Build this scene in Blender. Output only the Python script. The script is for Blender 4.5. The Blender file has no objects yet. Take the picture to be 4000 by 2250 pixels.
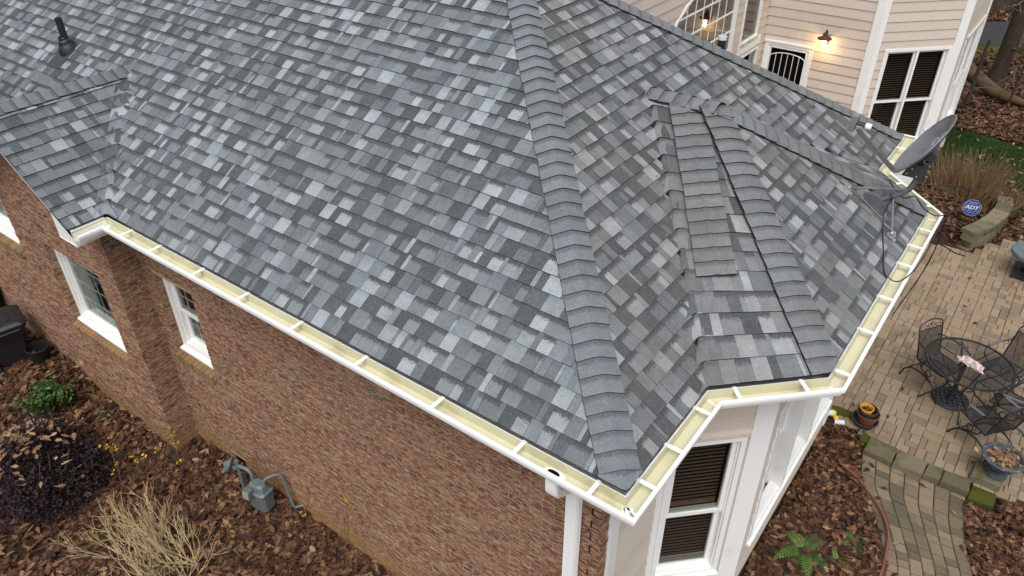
import bpy, math, random
import numpy as np
from mathutils import Vector, Matrix

random.seed(7)
rng = np.random.default_rng(7)
sc = bpy.context.scene
COL = sc.collection

# ------------------------------------------------------------------ camera
CAM = np.array([1.154, -2.727, 3.694])
RC = np.array([[0.80276044, 0.59627323, -0.00582246], [0.33716633, -0.46193605, -0.82032552], [-0.49182775, 0.65656174, -0.57186724]])
cd = bpy.data.cameras.new('camera'); cam = bpy.data.objects.new('camera', cd); COL.objects.link(cam)
cam.matrix_world = Matrix(((RC[0][0], -RC[1][0], -RC[2][0], CAM[0]), (RC[0][1], -RC[1][1], -RC[2][1], CAM[1]),
                           (RC[0][2], -RC[1][2], -RC[2][2], CAM[2]), (0, 0, 0, 1)))
cd.sensor_width = 36; cd.lens = 36*2966.95/4000; cd.clip_start = .05; cd.clip_end = 600
sc.camera = cam

# ------------------------------------------------------------------ overcast light
SUN_EL, SUN_AZ = math.radians(60), math.radians(152)
w = bpy.data.worlds.new('World'); sc.world = w; w.use_nodes = True
nt = w.node_tree; bgn = nt.nodes['Background']
sky = nt.nodes.new('ShaderNodeTexSky'); sky.sky_type = 'NISHITA'; sky.sun_disc = False
sky.sun_elevation = SUN_EL; sky.sun_rotation = SUN_AZ; sky.air_density = 1.0; sky.dust_density = 4.0; sky.ozone_density = 1.0
hsv = nt.nodes.new('ShaderNodeHueSaturation'); hsv.inputs['Saturation'].default_value = .3
nt.links.new(sky.outputs[0], hsv.inputs['Color']); nt.links.new(hsv.outputs[0], bgn.inputs[0])
bgn.inputs[1].default_value = .15
sl = bpy.data.lights.new('sun', 'SUN'); sl.energy = .9; sl.angle = math.radians(35); sl.color = (1, .97, .93)
sun = bpy.data.objects.new('sun', sl); COL.objects.link(sun)
sd = Vector((math.sin(SUN_AZ)*math.cos(SUN_EL), math.cos(SUN_AZ)*math.cos(SUN_EL), math.sin(SUN_EL)))
sun.rotation_euler = sd.to_track_quat('Z', 'Y').to_euler()
vs = sc.view_settings; vs.view_transform = 'Standard'; vs.look = 'None'; vs.exposure = 0.46; vs.gamma = 1; vs.use_curve_mapping = False

# ------------------------------------------------------------------ materials
def mat(name): 
    m = bpy.data.materials.new(name); m.use_nodes = True
    n = m.node_tree.nodes; return m, n, m.node_tree.links, n['Principled BSDF']
def ramp(n, pts, interp='LINEAR'):
    r = n.new('ShaderNodeValToRGB'); r.color_ramp.interpolation = interp
    e = r.color_ramp.elements
    while len(e) < len(pts): e.new(.5)
    for k, (p, c) in enumerate(pts): e[k].position = p; e[k].color = (*c, 1)
    return r
def noise(n, l, scale, detail=3, rough=.55, vec=None):
    t = n.new('ShaderNodeTexNoise'); t.inputs['Scale'].default_value = scale; t.inputs['Detail'].default_value = detail
    t.inputs['Roughness'].default_value = rough
    if vec is None: 
        tc = n.new('ShaderNodeTexCoord'); vec = tc.outputs['Object']
    l.new(vec, t.inputs['Vector']); return t
def mth(n, l, op, a, b=None, c=None):
    m = n.new('ShaderNodeMath'); m.operation = op
    for k, v in enumerate((a, b, c)):
        if v is None: continue
        if isinstance(v, (int, float)): m.inputs[k].default_value = v
        else: l.new(v, m.inputs[k])
    return m.outputs[0]
def sstep(n, l, v, lo, hi):
    m = n.new('ShaderNodeMapRange'); m.interpolation_type = 'SMOOTHSTEP'
    l.new(v, m.inputs[0]); m.inputs[1].default_value = lo; m.inputs[2].default_value = hi; return m.outputs[0]
def mix(n, l, fac, a, b, mode='MIX'):
    m = n.new('ShaderNodeMix'); m.data_type = 'RGBA'; m.blend_type = mode
    for s, v in ((m.inputs[0], fac), (m.inputs[6], a), (m.inputs[7], b)):
        if isinstance(v, (int, float)): s.default_value = v
        elif isinstance(v, tuple): s.default_value = (*v, 1)
        else: l.new(v, s)
    return m.outputs[2]
def attr(n, name): 
    a = n.new('ShaderNodeAttribute'); a.attribute_name = name; return a.outputs['Fac']
def vmul(n, l, col, f): 
    v = n.new('ShaderNodeVectorMath'); v.operation = 'SCALE'; l.new(col, v.inputs[0])
    if isinstance(f, (int, float)): v.inputs['Scale'].default_value = f
    else: l.new(f, v.inputs['Scale'])
    return v.outputs[0]
def bump(n, l, bs, h, strength=.3, dist=.01):
    b = n.new('ShaderNodeBump'); b.inputs['Strength'].default_value = strength; b.inputs['Distance'].default_value = dist
    l.new(h, b.inputs['Height']); l.new(b.outputs[0], bs.inputs['Normal'])

def plain(name, col, rough=.6, metal=0, var=.15, scale=8, bmp=0, dirt=None, spec=.5):
    m, n, l, b = mat(name)
    t = noise(n, l, scale, 4); t2 = noise(n, l, scale*9, 2)
    f = mth(n, l, 'ADD', mth(n, l, 'MULTIPLY', t.outputs[0], 2*var), 1-var)
    f = mth(n, l, 'MULTIPLY', f, mth(n, l, 'ADD', mth(n, l, 'MULTIPLY', t2.outputs[0], var), 1-var/2))
    c = n.new('ShaderNodeRGB'); c.outputs[0].default_value = (*col, 1)
    o = vmul(n, l, c.outputs[0], f)
    if dirt:
        d = noise(n, l, dirt[1], 5); o = mix(n, l, mth(n, l, 'MULTIPLY', sstep(n, l, d.outputs[0], dirt[2], dirt[2]+.2), dirt[3]), o, dirt[0])
    l.new(o, b.inputs['Base Color']); b.inputs['Roughness'].default_value = rough; b.inputs['Metallic'].default_value = metal
    b.inputs['Specular IOR Level'].default_value = spec
    if bmp: bump(n, l, b, t2.outputs[0], bmp)
    return m

def shingle_mat(name, moss, caps=False):
    m, n, l, b = mat(name)
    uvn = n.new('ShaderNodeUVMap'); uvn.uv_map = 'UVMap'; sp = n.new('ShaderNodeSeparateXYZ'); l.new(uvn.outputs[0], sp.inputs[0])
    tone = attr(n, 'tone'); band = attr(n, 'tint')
    k = 1.0
    tn_ = (.97, .95, .92) if moss > .15 else (.93, .965, .985)
    r = ramp(n, [(p_, tuple(c_*k_ for c_, k_ in zip(col_, tn_))) for p_, col_ in [(0, (.050, .056, .060)), (.22, (.080, .089, .095)), (.5, (.145, .158, .167)), (.75, (.208, .225, .235)), (1, (.325, .347, .36))]])
    blot = noise(n, l, 14, 3); 
    t2 = mth(n, l, 'ADD', tone, mth(n, l, 'MULTIPLY', mth(n, l, 'SUBTRACT', blot.outputs[0], .5), .32))
    l.new(t2, r.inputs[0])
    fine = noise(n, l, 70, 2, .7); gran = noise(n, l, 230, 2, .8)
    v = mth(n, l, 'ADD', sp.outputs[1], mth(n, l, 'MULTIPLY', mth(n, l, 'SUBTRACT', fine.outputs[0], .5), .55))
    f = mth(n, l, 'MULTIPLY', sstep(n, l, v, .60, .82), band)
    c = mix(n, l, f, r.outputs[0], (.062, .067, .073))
    g = mth(n, l, 'ADD', mth(n, l, 'MULTIPLY', sstep(n, l, gran.outputs[0], .3, .7), .8), .6)
    c = vmul(n, l, c, g)
    spk = noise(n, l, 120, 1, .5); c = mix(n, l, mth(n, l, 'MULTIPLY', sstep(n, l, spk.outputs[0], .62, .72), .35), c, (.34, .35, .36))
    if moss:
        big = noise(n, l, 1.1, 5, .65)
        c = mix(n, l, mth(n, l, 'MULTIPLY', sstep(n, l, big.outputs[0], .38, .68), moss), c, (.115, .112, .075))
    l.new(c, b.inputs['Base Color']); b.inputs['Roughness'].default_value = .93; b.inputs['Specular IOR Level'].default_value = .25
    bump(n, l, b, gran.outputs[0], .5, .004)
    return m

def brick_mat(name, light=0.):
    m, n, l, b = mat(name)
    r = ramp(n, [(0, (.08, .08, .065)), (.06, (.10, .06, .042)), (.25, (.125, .042, .028)), (.5, (.165, .060, .038)), (.75, (.19, .092, .056)), (1, (.235, .15, .09))])
    a = attr(n, 'tone'); nn = noise(n, l, 30, 4, .7)
    l.new(mth(n, l, 'ADD', a, mth(n, l, 'MULTIPLY', mth(n, l, 'SUBTRACT', nn.outputs[0], .5), .5)), r.inputs[0])
    # pale mortar smear streaks along the brick
    tc = n.new('ShaderNodeTexCoord'); mp = n.new('ShaderNodeMapping'); mp.inputs['Scale'].default_value = (14, 14, 60); l.new(tc.outputs['Object'], mp.inputs[0])
    s = noise(n, l, 1, 5, .72, mp.outputs[0])
    c = mix(n, l, mth(n, l, 'MULTIPLY', sstep(n, l, s.outputs[0], .45, .58), .78), r.outputs[0], (.40, .285, .185))
    # splash stain of clay and algae low on the wall
    sx = n.new('ShaderNodeSeparateXYZ'); l.new(tc.outputs['Object'], sx.inputs[0])
    big = noise(n, l, 3, 3)
    zz = mth(n, l, 'ADD', sx.outputs[2], mth(n, l, 'MULTIPLY', mth(n, l, 'SUBTRACT', big.outputs[0], .5), .4))
    low = mth(n, l, 'SUBTRACT', 1.0, sstep(n, l, zz, -3.45, -2.95))
    c = mix(n, l, mth(n, l, 'MULTIPLY', low, .7), c, (.24, .135, .04))
    l.new(c, b.inputs['Base Color']); b.inputs['Roughness'].default_value = .9; b.inputs['Specular IOR Level'].default_value = .2
    bump(n, l, b, nn.outputs[0], .5, .006)
    return m

def toned(name, pts, rough=.8, nscale=25, nvar=.3, bmp=.3, spec=.3, stain=None, sub=0):
    m, n, l, b = mat(name)
    r = ramp(n, pts); a = attr(n, 'tone'); nn = noise(n, l, nscale, 4, .65)
    l.new(mth(n, l, 'ADD', a, mth(n, l, 'MULTIPLY', mth(n, l, 'SUBTRACT', nn.outputs[0], .5), nvar)), r.inputs[0])
    c = r.outputs[0]
    if stain:
        d = noise(n, l, stain[1], 5, .6); c = mix(n, l, mth(n, l, 'MULTIPLY', sstep(n, l, d.outputs[0], stain[2], stain[2]+.18), stain[3]), c, stain[0])
    g = noise(n, l, nscale*6, 2); c = vmul(n, l, c, mth(n, l, 'ADD', mth(n, l, 'MULTIPLY', g.outputs[0], .5), .75))
    l.new(c, b.inputs['Base Color']); b.inputs['Roughness'].default_value = rough; b.inputs['Specular IOR Level'].default_value = spec
    if bmp: bump(n, l, b, nn.outputs[0], bmp, .005)
    return m

def glass_mat(name, refl, tint):
    m, n, l, b = mat(name); n.remove(b)
    tr = n.new('ShaderNodeBsdfTransparent'); tr.inputs[0].default_value = (*tint, 1)
    gl = n.new('ShaderNodeBsdfGlossy'); gl.inputs['Roughness'].default_value = .015; gl.inputs[0].default_value = (1, 1, 1, 1)
    fr = n.new('ShaderNodeFresnel'); fr.inputs[0].default_value = 1.5
    f = mth(n, l, 'ADD', mth(n, l, 'MULTIPLY', fr.outputs[0], .85), refl)
    f = mth(n, l, 'MINIMUM', f, .34)
    mx = n.new('ShaderNodeMixShader'); l.new(f, mx.inputs[0]); l.new(tr.outputs[0], mx.inputs[1]); l.new(gl.outputs[0], mx.inputs[2])
    l.new(mx.outputs[0], n['Material Output'].inputs[0]); return m

def emit_mat(name, col, s):
    m, n, l, b = mat(name); b.inputs['Base Color'].default_value = (*col, 1); b.inputs['Emission Color'].default_value = (*col, 1); b.inputs['Emission Strength'].default_value = s
    return m

M = {}
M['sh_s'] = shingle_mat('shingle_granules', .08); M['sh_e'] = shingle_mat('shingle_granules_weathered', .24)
M['asph'] = plain('asphalt_cut_edge', (.016, .017, .018), .95, spec=.1)
M['felt'] = plain('roof_felt', (.02, .021, .022), .95, spec=.1)
M['brick'] = brick_mat('brick_face'); M['mortar'] = plain('mortar_buff', (.36, .285, .195), .95, var=.25, scale=20, bmp=.4, spec=.1, dirt=((.15, .10, .05), 2.5, .52, .5))
M['sillb'] = toned('sill_brick', [(0, (.17, .105, .05)), (.5, (.235, .15, .07)), (1, (.26, .135, .065))], .9, 30, .4)
M['white'] = plain('white_paint', (.78, .78, .76), .45, var=.05, scale=3, dirt=((.52, .50, .43), 4, .58, .35))
M['whitea'] = plain('white_aluminium', (.84, .84, .83), .35, var=.03, scale=2)
M['trough'] = plain('cream_gutter_lining', (.60, .575, .40), .45, var=.08, scale=6, dirt=((.33, .31, .14), 3, .5, .5))
M['seal'] = plain('white_sealant', (.8, .8, .78), .6)
M['tan'] = toned('tan_siding', [(0, (.53, .455, .385)), (1, (.59, .51, .44))], .75, 14, .5, .15, .3, ((.36, .31, .25), 2.2, .58, .3))
M['tan2'] = toned('tan_siding_bay', [(0, (.56, .49, .415)), (1, (.62, .55, .475))], .75, 14, .5, .15, .3, ((.42, .36, .27), 2.2, .6, .3))
M['soffit'] = plain('soffit_white', (.7, .69, .66), .6)
M['glass'] = glass_mat('window_glass', .02, (.62, .65, .63)); M['mirror'] = glass_mat('reflecting_glass', .09, (.25, .22, .18))
M['room'] = plain('dark_room', (.02, .018, .016), .95, spec=.1); M['teal'] = plain('room_teal', (.20, .27, .27), .8)
M['blind'] = plain('dark_wood_blind', (.17, .115, .085), .5); M['blindw'] = plain('pale_wood_rail', (.23, .13, .085), .6)
M['curtain'] = plain('pale_curtain', (.5, .55, .53), .8)
M['bronze'] = plain('bronze_lantern', (.10, .04, .025), .5, .5); M['black'] = plain('black_iron', (.018, .018, .02), .45, .3, spec=.5)
M['blackp'] = plain('black_plastic', (.014, .014, .016), .45, var=.3, scale=5); M['strapg'] = plain('grey_arm_rest', (.13, .135, .15), .45, .3)
M['grey'] = plain('grey_metal', (.165, .172, .18), .5, .5, var=.2, dirt=((.09, .09, .085), 9, .5, .5)); M['greyd'] = plain('dark_grey_metal', (.05, .052, .056), .55, .4)
M['dish'] = plain('dish_grey', (.21, .215, .225), .55, .2, var=.18, scale=6, dirt=((.12, .12, .12), 5, .45, .6)); M['galv'] = plain('galvanised', (.42, .42, .40), .45, .7, var=.25)
M['lnbw'] = plain('lnb_white', (.7, .7, .66), .5); M['print'] = plain('pale_print', (.6, .62, .66), .6)
M['mgrey'] = plain('meter_grey', (.115, .14, .15), .5, .1, var=.2, dirt=((.14, .15, .07), 8, .5, .5)); M['mdial'] = plain('meter_dial', (.30, .28, .19), .4)
M['red'] = plain('red_cap', (.3, .03, .03), .6); M['blue'] = plain('sign_blue', (.012, .03, .16), .45); M['bluec'] = plain('blue_clip', (.02, .15, .6), .4)
M['yell'] = plain('yellow_plastic', (.75, .33, .02), .45, var=.1); M['yel2'] = plain('yellow_cap', (.7, .5, .03), .5)
M['terra'] = plain('terracotta_plastic', (.17, .05, .03), .6, var=.15); M['pvc'] = plain('pvc_white', (.62, .65, .65), .5, var=.1)
M['char'] = plain('charcoal_plastic', (.035, .036, .04), .6); M['soil'] = plain('dark_soil', (.03, .018, .011), .95, var=.5, scale=15, bmp=.6, spec=.1)
M['stone'] = toned('old_stone', [(0, (.105, .088, .058)), (1, (.185, .158, .108))], .9, 12, .6, .8, .2, ((.06, .075, .015), 5, .5, .7))
M['urn'] = plain('bluish_urn', (.055, .068, .078), .75, var=.5, scale=18, bmp=.8, dirt=((.30, .32, .33), 14, .52, .5))
M['bench'] = plain('green_black_bench', (.10, .135, .145), .7, var=.35, scale=14, bmp=.5); M['benchd'] = plain('dark_bench_leg', (.018, .02, .022), .6, var=.3)
M['paver'] = toned('paver_tan', [(0, (.175, .135, .09)), (.3, (.235, .175, .115)), (.6, (.262, .20, .135)), (.85, (.275, .198, .138)), (1, (.262, .215, .155))], .85, 22, .5, .5, .25, ((.10, .085, .06), 2.2, .56, .55))
M['pathp'] = toned('paver_grey_tan', [(0, (.095, .078, .055)), (.4, (.155, .122, .080)), (.75, (.20, .158, .105)), (1, (.225, .162, .105))], .85, 22, .5, .5, .25, ((.085, .082, .055), 3, .5, .6))
M['joint'] = plain('joint_sand_dark', (.045, .035, .022), .95, var=.4, scale=12, spec=.1)
M['leaf'] = toned('oak_leaf', [(0, (.022, .011, .007)), (.3, (.062, .027, .015)), (.6, (.118, .054, .027)), (.85, (.18, .092, .045)), (1, (.29, .18, .10))], .75, 40, .3, .1, .3)
M['leaft'] = toned('pale_oak_leaf', [(0, (.13, .07, .035)), (.5, (.24, .14, .07)), (1, (.36, .24, .14))], .75, 40, .3, .1, .3)
M['yleaf'] = toned('yellow_leaf', [(0, (.30, .15, .02)), (1, (.48, .28, .05))], .7, 40, .3, .0)
M['twig'] = plain('pale_twig', (.40, .305, .165), .8, var=.35, scale=14); M['twigd'] = plain('brown_twig', (.10, .07, .045), .85, var=.3, scale=14)
M['dry'] = plain('dry_stem', (.20, .125, .06), .85, var=.45, scale=14)
M['bark'] = plain('dark_bark', (.055, .042, .032), .95, var=.5, scale=11, bmp=1.2, spec=.1); M['logb'] = plain('log_bark', (.11, .075, .045), .95, var=.5, scale=9, bmp=1.2, dirt=((.05, .035, .02), 4, .45, .7), spec=.1)
M['green'] = toned('green_leaf', [(0, (.02, .045, .008)), (.6, (.045, .10, .018)), (1, (.09, .17, .03))], .55, 30, .3, 0, .4)
M['purple'] = toned('purple_leaf', [(0, (.012, .008, .010)), (.6, (.026, .016, .020)), (.9, (.045, .024, .028)), (1, (.085, .025, .025))], .7, 30, .3, 0, .25)
M['fern'] = toned('fern_green', [(0, (.025, .055, .010)), (.6, (.060, .12, .020)), (1, (.11, .19, .04))], .6, 30, .3, 0, .35)
M['grass'] = toned('lawn_grass', [(0, (.012, .030, .006)), (.6, (.028, .062, .012)), (1, (.06, .09, .02))], .7, 10, .5, 0, .2)
M['moss'] = plain('moss', (.060, .066, .014), .95, var=.5, scale=9, spec=.1, bmp=.6); M['asphalt'] = plain('asphalt_road', (.036, .037, .039), .9, var=.2, scale=3, spec=.2)
M['hose'] = plain('hose_brown_red', (.19, .065, .045), .5, var=.25, scale=9); M['cable'] = plain('black_cable', (.012, .012, .013), .5)
M['cloth'] = toned('pink_white_cloth', [(0, (.42, .30, .30)), (1, (.66, .56, .56))], .9, 55, 1.6, .4); M['hole'] = plain('dark_hole', (.006, .006, .006), .9, spec=0)
M['bulb'] = emit_mat('lit_bulb', (1, .70, .28), 16)

def ground_mat():
    m, n, l, b = mat('leaf_litter_soil')
    t = noise(n, l, 16, 6, .7); t2 = noise(n, l, 55, 3, .7); big = noise(n, l, .8, 4)
    r = ramp(n, [(.3, (.012, .007, .005)), (.48, (.035, .018, .010)), (.6, (.065, .034, .018)), (.75, (.10, .058, .03))])
    l.new(mth(n, l, 'ADD', mth(n, l, 'MULTIPLY', t.outputs[0], .6), mth(n, l, 'MULTIPLY', t2.outputs[0], .4)), r.inputs[0])
    c = vmul(n, l, r.outputs[0], mth(n, l, 'ADD', mth(n, l, 'MULTIPLY', big.outputs[0], .5), .7))
    l.new(c, b.inputs['Base Color']); b.inputs['Roughness'].default_value = .95; b.inputs['Specular IOR Level'].default_value = .15
    bump(n, l, b, t.outputs[0], .9, .04); return m
M['ground'] = ground_mat()

# ------------------------------------------------------------------ mesh helpers
class MB:
    def __init__(s): s.v = []; s.f = []; s.mi = []; s.t = []; s.b = []; s.uv = []
    def poly(s, pts, mi=0, tone=.5, tint=.5, uv=None):
        i = len(s.v); s.v += [tuple(map(float, p)) for p in pts]; s.f.append(tuple(range(i, i+len(pts))))
        s.mi.append(mi); s.t.append(tone); s.b.append(tint); s.uv.append(uv or [(0, 0)]*len(pts))
    def mesh(s, pts, faces, mi=0, tone=.5, tint=.5):
        i = len(s.v); s.v += [tuple(map(float, p)) for p in pts]
        for f in faces: s.f.append(tuple(i+k for k in f)); s.mi.append(mi); s.t.append(tone); s.b.append(tint); s.uv.append([(0, 0)]*len(f))
    def hexa(s, p, mi=0, tone=.5, tint=.5):   # p: 4 bottom ccw, 4 top ccw
        s.mesh(p, [(3, 2, 1, 0), (4, 5, 6, 7), (0, 1, 5, 4), (1, 2, 6, 5), (2, 3, 7, 6), (3, 0, 4, 7)], mi, tone, tint)
    def box(s, lo, hi, mi=0, tone=.5, tint=.5):
        (a, b, c), (d, e, f) = lo, hi
        s.hexa([(a, b, c), (d, b, c), (d, e, c), (a, e, c), (a, b, f), (d, b, f), (d, e, f), (a, e, f)], mi, tone, tint)
    def tube(s, path, r, n=6, mi=0, tone=.5, caps=True, flat=1.0):
        path = [np.array(p, float) for p in path]; R = r if hasattr(r, '__len__') else [r]*len(path)
        rings = []; ref = None
        for k, p in enumerate(path):
            d = path[min(k+1, len(path)-1)]-path[max(k-1, 0)]; d = d/(np.linalg.norm(d)+1e-9)
            if ref is None: ref = np.array([0, 0, 1.]) if abs(d[2]) < .9 else np.array([1., 0, 0])
            x = np.cross(ref, d); x /= np.linalg.norm(x)+1e-9; y = np.cross(d, x); ref = y
            rings.append([p+R[k]*(math.cos(a)*x+flat*math.sin(a)*y) for a in [2*math.pi*j/n for j in range(n)]])
        fs = []
        for k in range(len(path)-1):
            for j in range(n): fs.append((k*n+j, k*n+(j+1) % n, (k+1)*n+(j+1) % n, (k+1)*n+j))
        if caps: fs += [tuple(range(n-1, -1, -1)), tuple((len(path)-1)*n+j for j in range(n))]
        s.mesh([q for r_ in rings for q in r_], fs, mi, tone)
    def lathe(s, prof, n=24, o=(0, 0, 0), ax=None, mi=0, tone=.5, cap=False):
        o = np.array(o, float); ax = np.array(ax if ax is not None else (0, 0, 1), float); ax /= np.linalg.norm(ax)
        u = np.cross(ax, (0, 1, 0) if abs(ax[1]) < .9 else (1, 0, 0)); u /= np.linalg.norm(u); v = np.cross(ax, u)
        pts = [o+ax*z+r*(math.cos(a)*u+math.sin(a)*v) for r, z in prof for a in [2*math.pi*j/n for j in range(n)]]
        fs = [(k*n+j, k*n+(j+1) % n, (k+1)*n+(j+1) % n, (k+1)*n+j) for k in range(len(prof)-1) for j in range(n)]
        if cap: fs += [tuple(range(n-1, -1, -1)), tuple((len(prof)-1)*n+j for j in range(n))]
        s.mesh(pts, fs, mi, tone)
    def add(s, o):
        i = len(s.v); s.v += o.v; s.f += [tuple(i+k for k in f) for f in o.f]; s.mi += o.mi; s.t += o.t; s.b += o.b; s.uv += o.uv
    def data(s, name, mats):
        me = bpy.data.meshes.new(name); me.from_pydata(s.v, [], s.f)
        for m in mats: me.materials.append(M[m])
        me.polygons.foreach_set('material_index', s.mi)
        a = me.attributes.new('tone', 'FLOAT', 'FACE'); a.data.foreach_set('value', np.array(s.t, np.float32))
        a = me.attributes.new('tint', 'FLOAT', 'FACE'); a.data.foreach_set('value', np.array(s.b, np.float32))
        u = me.uv_layers.new(name='UVMap'); u.data.foreach_set('uv', np.array([c for f in s.uv for p in f for c in p], np.float32))
        return me
    def build(s, name, mats, parent=None, smooth=False, **tags):
        if isinstance(mats, str): mats = [mats]
        me = s.data(name, mats)
        if smooth:
            me.polygons.foreach_set('use_smooth', [True]*len(s.f))
            try: me.set_sharp_from_angle(angle=math.radians(40))
            except Exception: pass
        o = bpy.data.objects.new(name, me); COL.objects.link(o)
        if parent is not None: o.parent = parent; o.matrix_parent_inverse = parent_inv(parent)
        for k, v in tags.items(): o[k] = v
        return o
def parent_inv(p):      # geometry is written in world coordinates: only an Empty carries a location
    return p.matrix_basis.inverted() if p.parent is None else Matrix.Identity(4)
def thing(name, label, cat, loc=(0, 0, 0), group=None):
    o = bpy.data.objects.new(name, None); COL.objects.link(o); o.location = loc; o.empty_display_size = .1
    o['label'] = label; o['category'] = cat
    if group: o['group'] = group
    return o
def nrm(v): v = np.array(v, float); return v/np.linalg.norm(v)
def npmesh(name, V, F, tone, mats, parent=None, **tags):
    """V (N,3), F (K,m) same-size polygons, tone per face"""
    me = bpy.data.meshes.new(name); k, m = F.shape
    me.vertices.add(len(V)); me.vertices.foreach_set('co', V.astype(np.float32).ravel())
    me.loops.add(k*m); me.loops.foreach_set('vertex_index', F.astype(np.int32).ravel())
    me.polygons.add(k); me.polygons.foreach_set('loop_start', np.arange(0, k*m, m, dtype=np.int32))
    me.materials.append(M[mats]); me.update(calc_edges=True); me.validate()
    a = me.attributes.new('tone', 'FLOAT', 'FACE'); a.data.foreach_set('value', tone.astype(np.float32))
    o = bpy.data.objects.new(name, me); COL.objects.link(o)
    if parent is not None: o.parent = parent; o.matrix_parent_inverse = parent_inv(parent)
    for kk, v in tags.items(): o[kk] = v
    return o
def project(P):
    c = RC @ (np.asarray(P, float)-CAM); 
    if c[2] <= .1: return None
    return 2000+2966.95*c[0]/c[2], 1125+2966.95*c[1]/c[2], c[2]
def show(P, m=150):
    q = project(P); return q is not None and -m < q[0] < 4000+m and -m < q[1] < 2250+m

# ------------------------------------------------------------------ dimensions (metres; gutter lip at z = 0)
a, d, L, W, J, YT = 1.2512, .6479, 3.1232, 5.84, .2306, 6.84
T = .667; E0 = .15; Z0 = .028; EXP = .139; NL = math.hypot(1, T)
XA, YA = -1.24, a+d+L/2; ZR = Z0+T*(d-E0-XA); XJ = XA-d
GX = -W-E0-1.30; GZR = Z0+T*1.30; YR = -J          # gable ridge, rake
GZ = -3.46                                          # ground
def zS(x, y): return Z0+T*(y-E0)
def zE(x, y): return Z0+T*(-x-E0)

house = thing('house', 'brick house with grey shingle roof, white gutters, white bay and tan rear wing', 'house', (-3, 3, GZ))

# ------------------------------------------------------------------ ground first
def smst(x, lo, hi): t = np.clip((x-lo)/(hi-lo), 0, 1); return t*t*(3-2*t)
def hgt(x, y):
    x = np.asarray(x, float); y = np.asarray(y, float)
    h = GZ+.03*np.sin(x*1.7+y*.9)*np.cos(y*1.3-x*.4)
    h = h+.24*smst(-x, 7.9, 8.7)*smst(y, -1.6, -.3)*(1-smst(y, 4, 6))
    bed = smst(y, 11.0, 11.25)*(1-smst(y, 13.2, 13.9))*(1-smst(x, .70, 1.0))*smst(x, -1.2, -.6)
    h = h+.20*bed
    h = h+.010*np.clip(y-16, 0, 60)
    patio = smst(x, -.6, -.3)*(1-smst(x, 3.2, 3.5))*smst(y, 3.2, 3.5)*(1-smst(y, 12.5, 13))
    return np.where(patio > 0, np.minimum(h, h*(1-patio)+patio*np.where(bed > .01, h, GZ-.005)), h)
gx = np.unique(np.concatenate([np.linspace(-160, -16, 15), np.arange(-16, 8, .2), np.linspace(8, 160, 16)]))
gy = np.unique(np.concatenate([np.linspace(-120, -6, 12), np.arange(-6, 34, .2), np.linspace(34, 200, 18)]))
XX, YY = np.meshgrid(gx, gy); V = np.stack([XX.ravel(), YY.ravel(), hgt(XX, YY).ravel()], 1)
nx = len(gx); ii = np.arange(nx-1)[None]+nx*np.arange(len(gy)-1)[:, None]; ii = ii.ravel()
npmesh('ground', V, np.stack([ii, ii+1, ii+nx+1, ii+nx], 1), np.full(len(ii), .5), 'ground', kind='structure')

# ------------------------------------------------------------------ roof
def clip(poly, px, nrmx):
    out = []; k = len(poly)
    for i in range(k):
        A, B = poly[i], poly[(i+1) % k]; da = (A[0]-px[0])*nrmx[0]+(A[1]-px[1])*nrmx[1]; db = (B[0]-px[0])*nrmx[0]+(B[1]-px[1])*nrmx[1]
        if da >= 0: out.append(A)
        if (da > 0) != (db > 0) and abs(da-db) > 1e-12:
            t = da/(da-db); out.append((A[0]+t*(B[0]-A[0]), A[1]+t*(B[1]-A[1])))
    return out
PIECES = []          # (size on screen, MB, top mat, part)
def tone_pick():
    r = random.random(); p = LAST[0]
    if r < .30 and p > .35: v = random.uniform(.08, .30)
    elif r < .72 or p > .72: v = random.uniform(.38, .68)
    else: v = random.uniform(.74, .98)
    LAST[0] = v; return v
LAST = [.5]
def widths(total):
    u = -random.uniform(0, .15); out = []
    while u < total:
        r = random.random()
        w = random.uniform(.10, .165) if r < .52 else (random.uniform(.06, .10) if r < .80 else random.uniform(.025, .05))
        out.append((u, min(u+w, total+.3))); u += w
    return out
def emit_piece(pts_top, us, vs_, N, thick, mt, part, tone, band, skirt=1.):
    mb = MB(); N = np.array(N); k = len(pts_top)
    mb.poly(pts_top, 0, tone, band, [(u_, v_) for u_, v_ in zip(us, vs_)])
    low = [np.array(p)-N*(thick[i]*skirt+.004*skirt) for i, p in enumerate(pts_top)]
    for i in range(k):
        j = (i+1) % k
        mb.poly([low[i], low[j], pts_top[j], pts_top[i]], 1, .3)
    c = np.mean(pts_top, 0); q = project(c)
    ar = 0
    if q and -60 < q[0] < 4060 and -60 < q[1] < 2310:
        pp = [project(p) for p in pts_top]
        if all(pp): ar = .5*abs(sum(pp[i][0]*pp[(i+1) % k][1]-pp[(i+1) % k][0]*pp[i][1] for i in range(k)))
    PIECES.append((ar, mb, mt, part))
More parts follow.
